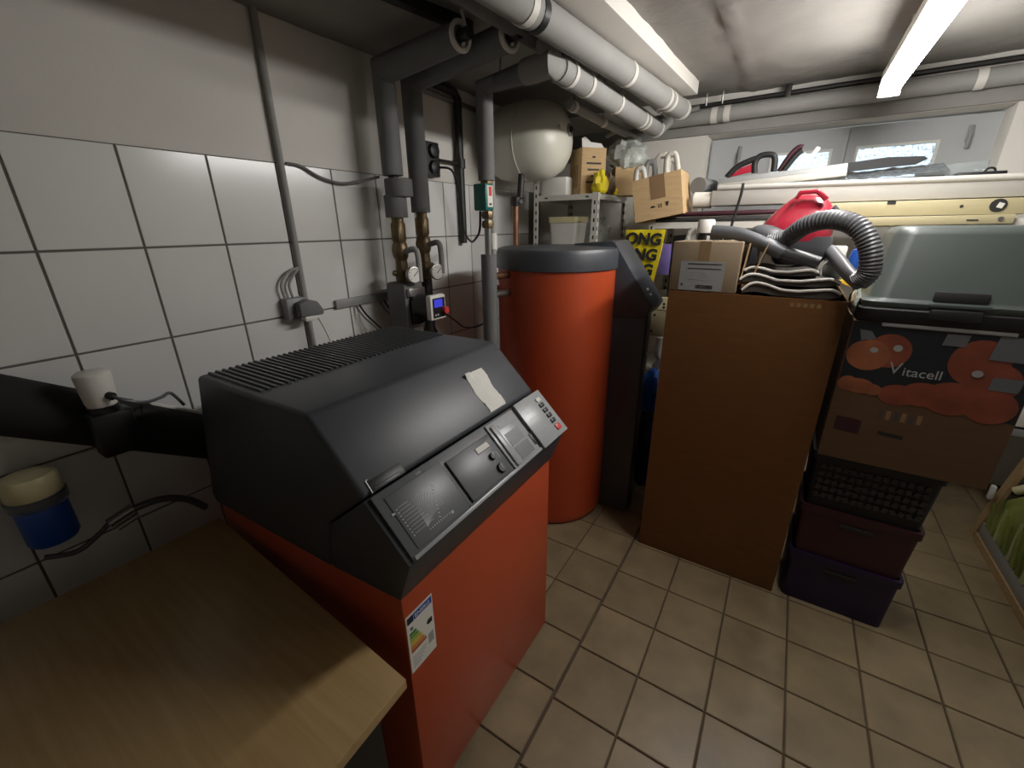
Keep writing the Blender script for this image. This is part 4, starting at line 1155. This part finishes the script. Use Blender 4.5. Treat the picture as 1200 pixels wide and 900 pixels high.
# on the corner unit, top shelf
ZS = 1.8625
def carton_rot(name, label, cx, cy, z0, wx, wy, h, ang, m, par_parts=None):
    t = thing(name, label, 'box', (cx, cy, z0))
    t.rotation_euler.z = ang
    def add(nm, mm, x0, x1, y0, y1, a, c, bev=0.0):
        b = MB().box(x0, x1, y0, y1, a, c)
        me = b.mesh(nm, bev); me.materials.append(mm)
        o = bpy.data.objects.new(nm, me); COL.objects.link(o); o.parent = t
        return o
    add('body', m, -wx / 2, wx / 2, -wy / 2, wy / 2, 0, h, 0.003)
    return t, add
ca, add = carton_rot('printed_carton', 'upright tan carton with dark print, on the top shelf beside the vessel', -1.19, 2.78, ZS, 0.165, 0.165, 0.262, R(50), m_carton)
# its two visible faces look to local -y and -x after the turn
for k, (w, xs) in enumerate(((0.020, -0.012), (0.10, -0.05), (0.08, -0.042), (0.03, -0.015), (0.10, -0.05))):
    add('printed_line', m_fabric, xs, xs + w, -0.0834, -0.082, 0.205 - 0.035 * k, 0.216 - 0.035 * k)
for k in range(3):
    add('printed_line', m_ptape, -0.0834, -0.082, -0.03 + 0.02 * k, -0.02 + 0.02 * k, 0.04, 0.17)
add('white_flap', m_paper, -0.05, 0.05, -0.06, 0.06, 0.262, 0.266)
me = MB().prism([(-0.082, -0.080, 0.262), (0.065, -0.080, 0.262), (0.05, -0.072, 0.286), (-0.02, -0.068, 0.292), (-0.055, -0.06, 0.322), (-0.078, -0.062, 0.312)], (0, 0.003, 0)).mesh('white_flap'); me.materials.append(m_paper)
o = bpy.data.objects.new('white_flap', me); COL.objects.link(o); o.parent = ca
tag(MB().box(-1.44, -1.27, 2.64, 2.78, ZS, ZS + 0.105).build('white_box', m_paper, None, bevel=0.003), 'low pale box under the white vessel on the corner shelf', 'box')
cbx, add2 = carton_rot('open_carton', 'open tan carton stuffed with a clear film bag, behind the yellow bag', -1.02, 3.03, ZS, 0.17, 0.15, 0.17, R(30), m_carton)
add2('open_flap', m_carton, 0.085, 0.09, -0.075, 0.075, 0.06, 0.22)
crumple('film_bag', 'crumpled clear grey film bag sticking out of the open carton', (-1.02, 3.02, 2.105), (0.125, 0.10, 0.105), m_film, 4, 'bag', nz=0.35, sq=0.9)
crumple('yellow_bag', 'bright yellow plastic bag on the corner shelf beside the printed carton', (-1.062, 2.685, ZS + 0.055), (0.045, 0.05, 0.075), m_yellow, 6, 'bag', sq=0.72, nz=0.3)
crumple('paper_ball', 'crumpled brown paper beside the yellow bag on the corner shelf', (-1.062, 2.83, ZS + 0.05), (0.04, 0.045, 0.065), m_cartonl, 8, 'paper', sq=0.75)
crumple('yellow_packet', 'small yellow packet at the shelf edge below the crumpled paper', (-1.066, 2.92, ZS + 0.018), (0.035, 0.06, 0.025), m_yellow, 9, 'packet', sq=0.7)
# lower shelf of the corner unit
cu = thing('storage_tub', 'cream tub with pale lid on the lower corner shelf', 'tub', (-1.33, 2.78, 1.50))
MB().loft((-1.30, 2.76), [(1.502, 0.085, 0.08, 0.02), (1.70, 0.10, 0.095, 0.025)], 5).build('body', m_white, cu)
MB().loft((-1.30, 2.76), [(1.70, 0.106, 0.10, 0.025), (1.735, 0.106, 0.10, 0.025)], 5).build('lid', m_cream, cu)
crumple('film_bag', 'crumpled clear film bag on the lower corner shelf behind the post', (-1.115, 2.86, 1.60), (0.065, 0.09, 0.12), m_film, 12, 'bag', sq=0.8)

# taped carton with hoses, tilted on the long shelf
t3 = thing('taped_carton', 'tilted tan carton with brown tape and hoses sticking out, on the long shelf', 'box', (-0.68, 2.78, 1.695))
BM = Matrix.Translation((-0.665, 2.60, 1.694)) @ Euler((0, R(-10.5), 0)).to_matrix().to_4x4() @ Euler((0, 0, R(2))).to_matrix().to_4x4()
bw, bd, bh = 0.262, 0.26, 0.245
def b3(*a):
    return MB(BM).box(*a)
b = MB(BM)
b.box(-bw / 2, bw / 2, 0, 0.005, 0.022, bh); b.box(-bw / 2, bw / 2, bd - 0.005, bd, 0.022, bh)
b.box(-bw / 2, -bw / 2 + 0.005, 0.005, bd - 0.005, 0.022, bh); b.box(bw / 2 - 0.005, bw / 2, 0.005, bd - 0.005, 0.022, bh)
b.box(-bw / 2 + 0.005, bw / 2 - 0.005, 0.005, bd - 0.005, 0.022, 0.028)
b.build('walls', m_carton, t3)
b3(-0.035, 0.045, -0.001, 0.002, 0.125, bh + 0.001).build('tape', m_ptape, t3)
def bp(name, pts):
    MB(BM).prism([(x, -0.0012, z) for x, z in pts], (0, 0.002, 0)).build(name, m_ink, t3)
bp('printed_umbrella', [(-0.042, 0.082), (-0.035, 0.092), (-0.02, 0.092), (-0.012, 0.082)])
bp('printed_arrow', [(0.004, 0.076), (0.009, 0.076), (0.009, 0.096), (0.004, 0.096)]); bp('printed_arrow', [(0.016, 0.076), (0.021, 0.076), (0.021, 0.096), (0.016, 0.096)])
bp('printed_glass', [(0.046, 0.078), (0.054, 0.078), (0.060, 0.10), (0.040, 0.10)])
for k, (x, y, hh, w, tilt, lab) in enumerate(((-0.10, 0.035, 0.10, 0.030, 0.02, 'leftmost'), (-0.065, 0.078, 0.125, 0.034, 0.05, 'second from the left'), (-0.015, 0.120, 0.150, 0.042, 0.06, 'middle'), (0.035, 0.165, 0.120, 0.034, 0.05, 'second from the right'), (0.070, 0.045, 0.130, 0.036, 0.02, 'rightmost'))):
    pts = []
    for i in range(9):
        a = math.pi * i / 8
        p = BM @ Vector((x - w * math.cos(a) * 1.0 + tilt * math.sin(a) * 0.6, y + 0.012 * (i / 8), 0.06 + (bh - 0.06 + hh - 0.04) * min(1, math.sin(a) * 1.25) if 0 < i < 8 else 0.06))
        pts.append(p)
    tag(MB().tube(pts, 0.0155, 10, 5).build('pale_hose', m_hosew if k != 1 else m_sash), 'pale hose loop sticking out of the taped carton, %s of the five' % lab, 'hose', 'hose loops in the taped carton')

# boards and clutter on the long shelf
rl = MB().cyl((-0.520, 2.75, 1.808), (-0.428, 2.75, 1.805), 0.042, seg=22)
tag(rl.build('paper_roll', m_paper), 'thick white paper roll at the left end of the long shelf', 'roll')
dr = MB().cyl((-0.52, 2.80, 1.885), (-0.48, 3.02, 1.885), 0.045, seg=22)
tag(dr.build('dark_roll', m_insuld), 'dark grey roll standing end-on beside the window recess', 'roll')
for k, (y, z, x0, x1, lab) in enumerate(((2.665, 1.705, -0.70, -0.13, 'front lower'), (2.67, 1.733, -0.66, -0.10, 'front upper'), (2.72, 1.706, -0.68, -0.05, 'rear lower'), (2.725, 1.735, -0.62, -0.18, 'rear upper'))):
    tag(MB().cyl((x0, y, z), (x1, y + 0.02, z + 0.004), 0.012, seg=12).build('dark_rod', (m_dsteel, m_maroon, m_insuld, m_dsteel)[k]), '%s dark rod of the bundle under the white boards' % lab, 'rod', 'dark rods on the long shelf')
wb = thing('white_board', 'long white board with rounded lip lying under the window', 'board', (0.2, 2.8, 1.775))
MB().box(-0.425, 0.80, 2.70, 2.90, 1.775, 1.85).build('panel', m_whitemat, wb, bevel=0.003)
MB().cyl((-0.40, 2.705, 1.862), (0.785, 2.705, 1.848), 0.014, seg=14).build('lip', m_whitemat, wb)
MB().cyl((0.775, 2.705, 1.848), (0.787, 2.705, 1.848), 0.0145, seg=14).build('end_plug', m_hole, wb)
yb = thing('ivory_board', 'ivory board with a dark round lock, below the white board', 'board', (0.45, 2.8, 1.71))
MB().box(-0.08, 0.805, 2.675, 2.88, 1.708, 1.770).build('panel', m_ivory, yb, bevel=0.003)
MB().cyl((0.685, 2.672, 1.742), (0.685, 2.678, 1.742), 0.026, seg=26).build('lock', m_dsteel, yb)
MB().box(0.682, 0.700, 2.669, 2.673, 1.732, 1.752, rot=(0, 0.3, 0)).build('key_tab', m_shelf, yb)
MB().cyl((0.575, 2.672, 1.742), (0.575, 2.678, 1.742), 0.006, seg=10).build('screw_hole', m_hole, yb)
MB().box(0.325, 0.355, 2.672, 2.678, 1.758, 1.770).build('notch', m_hole, yb)
ib = thing('ivory_strip', 'lower ivory strip with small fittings, at the shelf front', 'strip', (0.45, 2.65, 1.675))
MB().box(0.15, 0.735, 2.632, 2.654, 1.668, 1.704, rot=(0, -0.012, 0)).build('panel', m_ivory, ib, bevel=0.002)
MB().box(0.595, 0.630, 2.629, 2.633, 1.684, 1.689).build('slot', m_hole, ib)
MB().cyl((0.695, 2.628, 1.690), (0.695, 2.634, 1.690), 0.009, seg=12).build('screw', m_steel, ib)
lp_ = thing('grey_profile', 'grey topped white profile tilted on the boards, below the left pane', 'profile', (-0.13, 2.8, 1.87))
PM = Matrix.Translation((-0.13, 2.79, 1.898)) @ Euler((0, R(-3.6), 0)).to_matrix().to_4x4()
MB(PM).box(-0.285, 0.285, 0, 0.14, -0.022, 0.010).build('white_face', m_whitemat, lp_, bevel=0.003)
MB(PM).prism([(-0.285, 0.0, 0.0105), (-0.285, 0.14, 0.0105), (-0.285, 0.14, 0.045), (-0.285, 0.02, 0.036)], (0.57, 0, 0)).build('grey_top', m_sash, lp_, bevel=0.002)
tag(MB().prism([(0.150, 2.83, 1.915), (0.150, 2.83, 1.955), (0.30, 2.83, 1.968), (0.43, 2.83, 1.962), (0.445, 2.83, 1.950), (0.41, 2.83, 1.930), (0.30, 2.83, 1.925)], (0, 0.02, 0)).build('black_sheath', m_rubber), 'long black tapered sheath leaning under the right pane', 'sheath')
tag(MB().grid(lambda u, v: (0.155 + 0.36 * u, 2.735 + 0.16 * v, 1.870 + 0.045 * v + 0.02 * u + 0.008 * mn.noise(Vector((u * 9, v * 5, 0)))), 24, 10, 0.002).build('foil_sheet', m_foil), 'crinkled silver foil sheet on the boards under the right pane', 'foil')
tag(MB().box(0.42, 0.66, 2.86, 2.88, 1.875, 1.925, rot=(0, -0.07, 0)).build('clear_strip', m_clear, None, bevel=0.002), 'translucent plastic strip right of the silver foil', 'strip')
tag(MB().box(0.26, 0.50, 2.715, 2.745, 1.852, 1.872).build('black_bar', m_dark, None, bevel=0.004), 'flat black bar in front of the silver foil', 'bar')
bx_ = thing('black_case', 'small black case at the right end of the white board', 'case', (0.62, 2.8, 1.85))
MB().box(0.545, 0.70, 2.76, 2.84, 1.851, 1.880).build('body', m_dark, bx_, bevel=0.005)
MB().torus((0.655, 2.80, 1.880), (0, 1, 0), 0.016, 0.004, 16, 6, 0, math.pi * 2).build('ring', m_dark, bx_)
gt = thing('garden_saw', 'black and red handled garden saw lying below the left pane', 'saw', (-0.28, 2.85, 1.92))
MB().tube([(-0.385, 2.86, 1.925), (-0.34, 2.86, 1.975), (-0.27, 2.86, 2.005), (-0.24, 2.86, 2.008)], 0.015, 12, 5).build('guard', m_rubber, gt)
MB().tube([(-0.25, 2.86, 1.94), (-0.255, 2.86, 1.99), (-0.235, 2.86, 2.02), (-0.185, 2.86, 2.022), (-0.165, 2.86, 2.00), (-0.160, 2.86, 1.94)], 0.015, 12, 5).build('loop_handle', m_rubber, gt)
MB().prism([(-0.37, 2.855, 1.925), (-0.325, 2.855, 1.965), (-0.265, 2.855, 1.985), (-0.262, 2.855, 1.945)], (0, 0.012, 0)).build('red_body', m_red, gt, bevel=0.003)
tag(MB().tube([(-0.135, 2.88, 1.94), (-0.10, 2.88, 2.01), (-0.07, 2.88, 2.045), (-0.05, 2.88, 2.045)], 0.014, 10).build('maroon_handle', m_maroon), 'maroon bent handle beside the black saw loop', 'handle')
tag(MB().tube([(-0.115, 2.86, 1.94), (-0.075, 2.86, 2.005), (-0.05, 2.86, 2.03)], 0.013, 10).build('black_strap', m_rubber), 'black strap right of the maroon handle', 'strap')
tag(MB().box(-0.058, -0.038, 2.86, 2.875, 1.94, 2.02, rot=(0, 0.45, 0)).build('white_strip', m_white, None, bevel=0.003), 'left white strip leaning before the left pane', 'strip', 'pale pair leaning before the left pane')
tag(MB().box(-0.012, 0.008, 2.86, 2.875, 1.955, 2.045, rot=(0, 0.5, 0)).build('white_strip', m_white, None, bevel=0.003), 'right white strip leaning before the left pane', 'strip', 'pale pair leaning before the left pane')

# below the long shelf
yp = thing('yellow_bag', 'yellow printed bag with black letters hanging behind the tank hood', 'bag', (-0.69, 2.62, 1.25))
def yb_f(u, v):
    xr = -0.622 - 0.060 * (1 - v)
    return (-0.85 + (xr + 0.85) * u, 2.60 + 0.008 * mn.noise(Vector((u * 4, v * 4, 2))), 1.25 + 0.405 * v - 0.06 * (1 - v) * u)
MB().grid(yb_f, 14, 18, 0.006).build('film', m_yellow, yp)
BT = frame((0, 0, 0), Vector((1, 0, -0.03)).normalized(), Vector((0.10, 0, 1)).normalized(), (0, -1, 0))
for s_, x, z, sz_ in (('ONG', -0.640, 1.572, 0.088), ('ONG', -0.656, 1.487, 0.088), ('ONG', -0.672, 1.402, 0.088)):
    fm = BT.copy(); fm.translation = Vector((x, 2.588, z))
    text(s_, sz_, m_ink, yp, fm, 0.0015, 'RIGHT', fat=0.004)
tag(MB().box(-0.60, -0.16, 2.70, 2.98, 1.2525, 1.62).build('black_carton', m_dark, None, bevel=0.004), 'black printed carton on the second shelf, behind the small carton', 'box')
tag(MB().box(-0.665, -0.60, 2.665, 2.695, 1.40, 1.575).build('purple_packet', mat('violet_card', '#6d5f9a', 0.5), None, bevel=0.003), 'violet and white packet beside the yellow bag', 'packet')
hb = thing('perforated_panel', 'pale yellow panel with dark holes hanging below the tank hood tip', 'panel', (-0.62, 2.63, 1.03))
MB().box(-0.72, -0.552, 2.630, 2.646, 1.035, 1.275).build('board', m_ivory, hb, bevel=0.002)
for x, z in ((-0.625, 1.225), (-0.592, 1.215), (-0.592, 1.235), (-0.640, 1.165), (-0.650, 1.065)):
    MB().cyl((x, 2.6295, z), (x, 2.634, z), 0.008, seg=10).build('hole', m_hole, hb)
MB().box(-0.72, -0.552, 2.6290, 2.634, 1.196, 1.199).build('seam', m_hole, hb)
tag(MB().tube([(-0.59, 2.66, 1.02), (-0.595, 2.66, 0.93), (-0.575, 2.66, 0.88), (-0.60, 2.66, 0.83), (-0.59, 2.67, 0.806)], 0.030, 14).build('white_pipe_trap', m_hosew), 'pale bent pipe piece above the blue bag between tank and tall box', 'pipe')
crumple('blue_bag', 'shiny blue plastic bag in the gap between tank and tall box', (-0.578, 2.535, 0.70), (0.10, 0.085, 0.14), m_bluebag, 14, 'bag', rows=18, sq=0.9, nz=0.25)
crumple('navy_bag', 'dark navy bag on the floor below the blue bag', (-0.60, 2.54, 0.29), (0.11, 0.085, 0.275), m_navy, 15, 'bag', rows=18, sq=0.98, nz=0.15)

# ================================================================== LOW RIGHT: bench with bags
lw = thing('low_cabinet', 'low pale cabinet along the right edge of the floor', 'cabinet', (1.45, 2.6, 0))
MB().box(1.154, 1.74, 1.95, 3.02, 0.0, 0.045).build('plinth', m_plank, lw)
MB().box(1.162, 1.74, 1.955, 3.015, 0.045, 0.12).build('body', m_sash, lw, bevel=0.003)
b = MB()
gs = thing('grass_bag', 'green grass patterned bag lying on the low cabinet', 'bag', (1.35, 2.75, 0.12))
b.loft((1.36, 2.72), [(0.121, 0.185, 0.24, 0.05), (0.20, 0.20, 0.26, 0.06), (0.32, 0.19, 0.25, 0.07), (0.385, 0.15, 0.20, 0.06)], 7)
m_grass2 = mat('pale_grass_print', '#a6a873', 0.6)
m_grass = mat('grass_print', '#77803a', 0.6, var=0.55, scale=9, stretch=(1, 1, 0.3))
b.build('sack', m_grass, gs)
for k in range(9):
    y = 2.49 + 0.055 * k
    MB().prism([(1.156, y, 0.13), (1.150, y + 0.016, 0.13), (1.152, y + 0.03 + 0.01 * (k % 3), 0.27 + 0.02 * (k % 4)), ], (0.012, 0, 0)).build('printed_blade', m_grass2 if k % 3 == 0 else m_grass, gs)
gl = MB().loft((1.30, 2.70), [(0.386, 0.07, 0.11, 0.05), (0.42, 0.085, 0.125, 0.06), (0.455, 0.06, 0.10, 0.05)], 6)
tag(gl.build('blue_grey_cushion', mat('slate_fabric', '#6c7885', 0.7)), 'slate blue pad on top of the grass patterned bag', 'pad')
tag(MB().tube([(1.21, 2.98, 0.36), (1.28, 2.93, 0.46), (1.40, 2.90, 0.60)], 0.022, 12).build('rope_handle', m_cream), 'thick cream rope leaning on the grass patterned bag', 'rope')
wl_ = MB().prism([(1.16, 3.055, 0.0), (1.16, 3.115, 0.0), (1.24, 3.06, 0.70), (1.24, 3.0, 0.70)], (0.02, 0, 0))
tag(wl_.build('wooden_plank', m_plank), 'plain wooden plank leaning behind the low cabinet', 'plank')
tag(MB().box(1.142, 1.162, 3.022, 3.05, 0.26, 0.34).build('white_clip', m_white, None, bevel=0.004), 'small white clip on the leaning plank', 'clip')
wbx = thing('wall_cabinet', 'white wall cabinet with a dark seam at right, behind the fruit box', 'cabinet', (1.36, 3.19, 0.6))
MB().box(1.03, 1.70, 3.13, 3.248, 0.66, 0.86).build('upper_box', m_white, wbx, bevel=0.006)
MB().box(1.03, 1.70, 3.13, 3.248, 0.605, 0.645).build('base', m_sash, wbx, bevel=0.004)
MB().box(1.04, 1.69, 3.14, 3.248, 0.64, 0.665).build('dark_seam', m_dark, wbx)
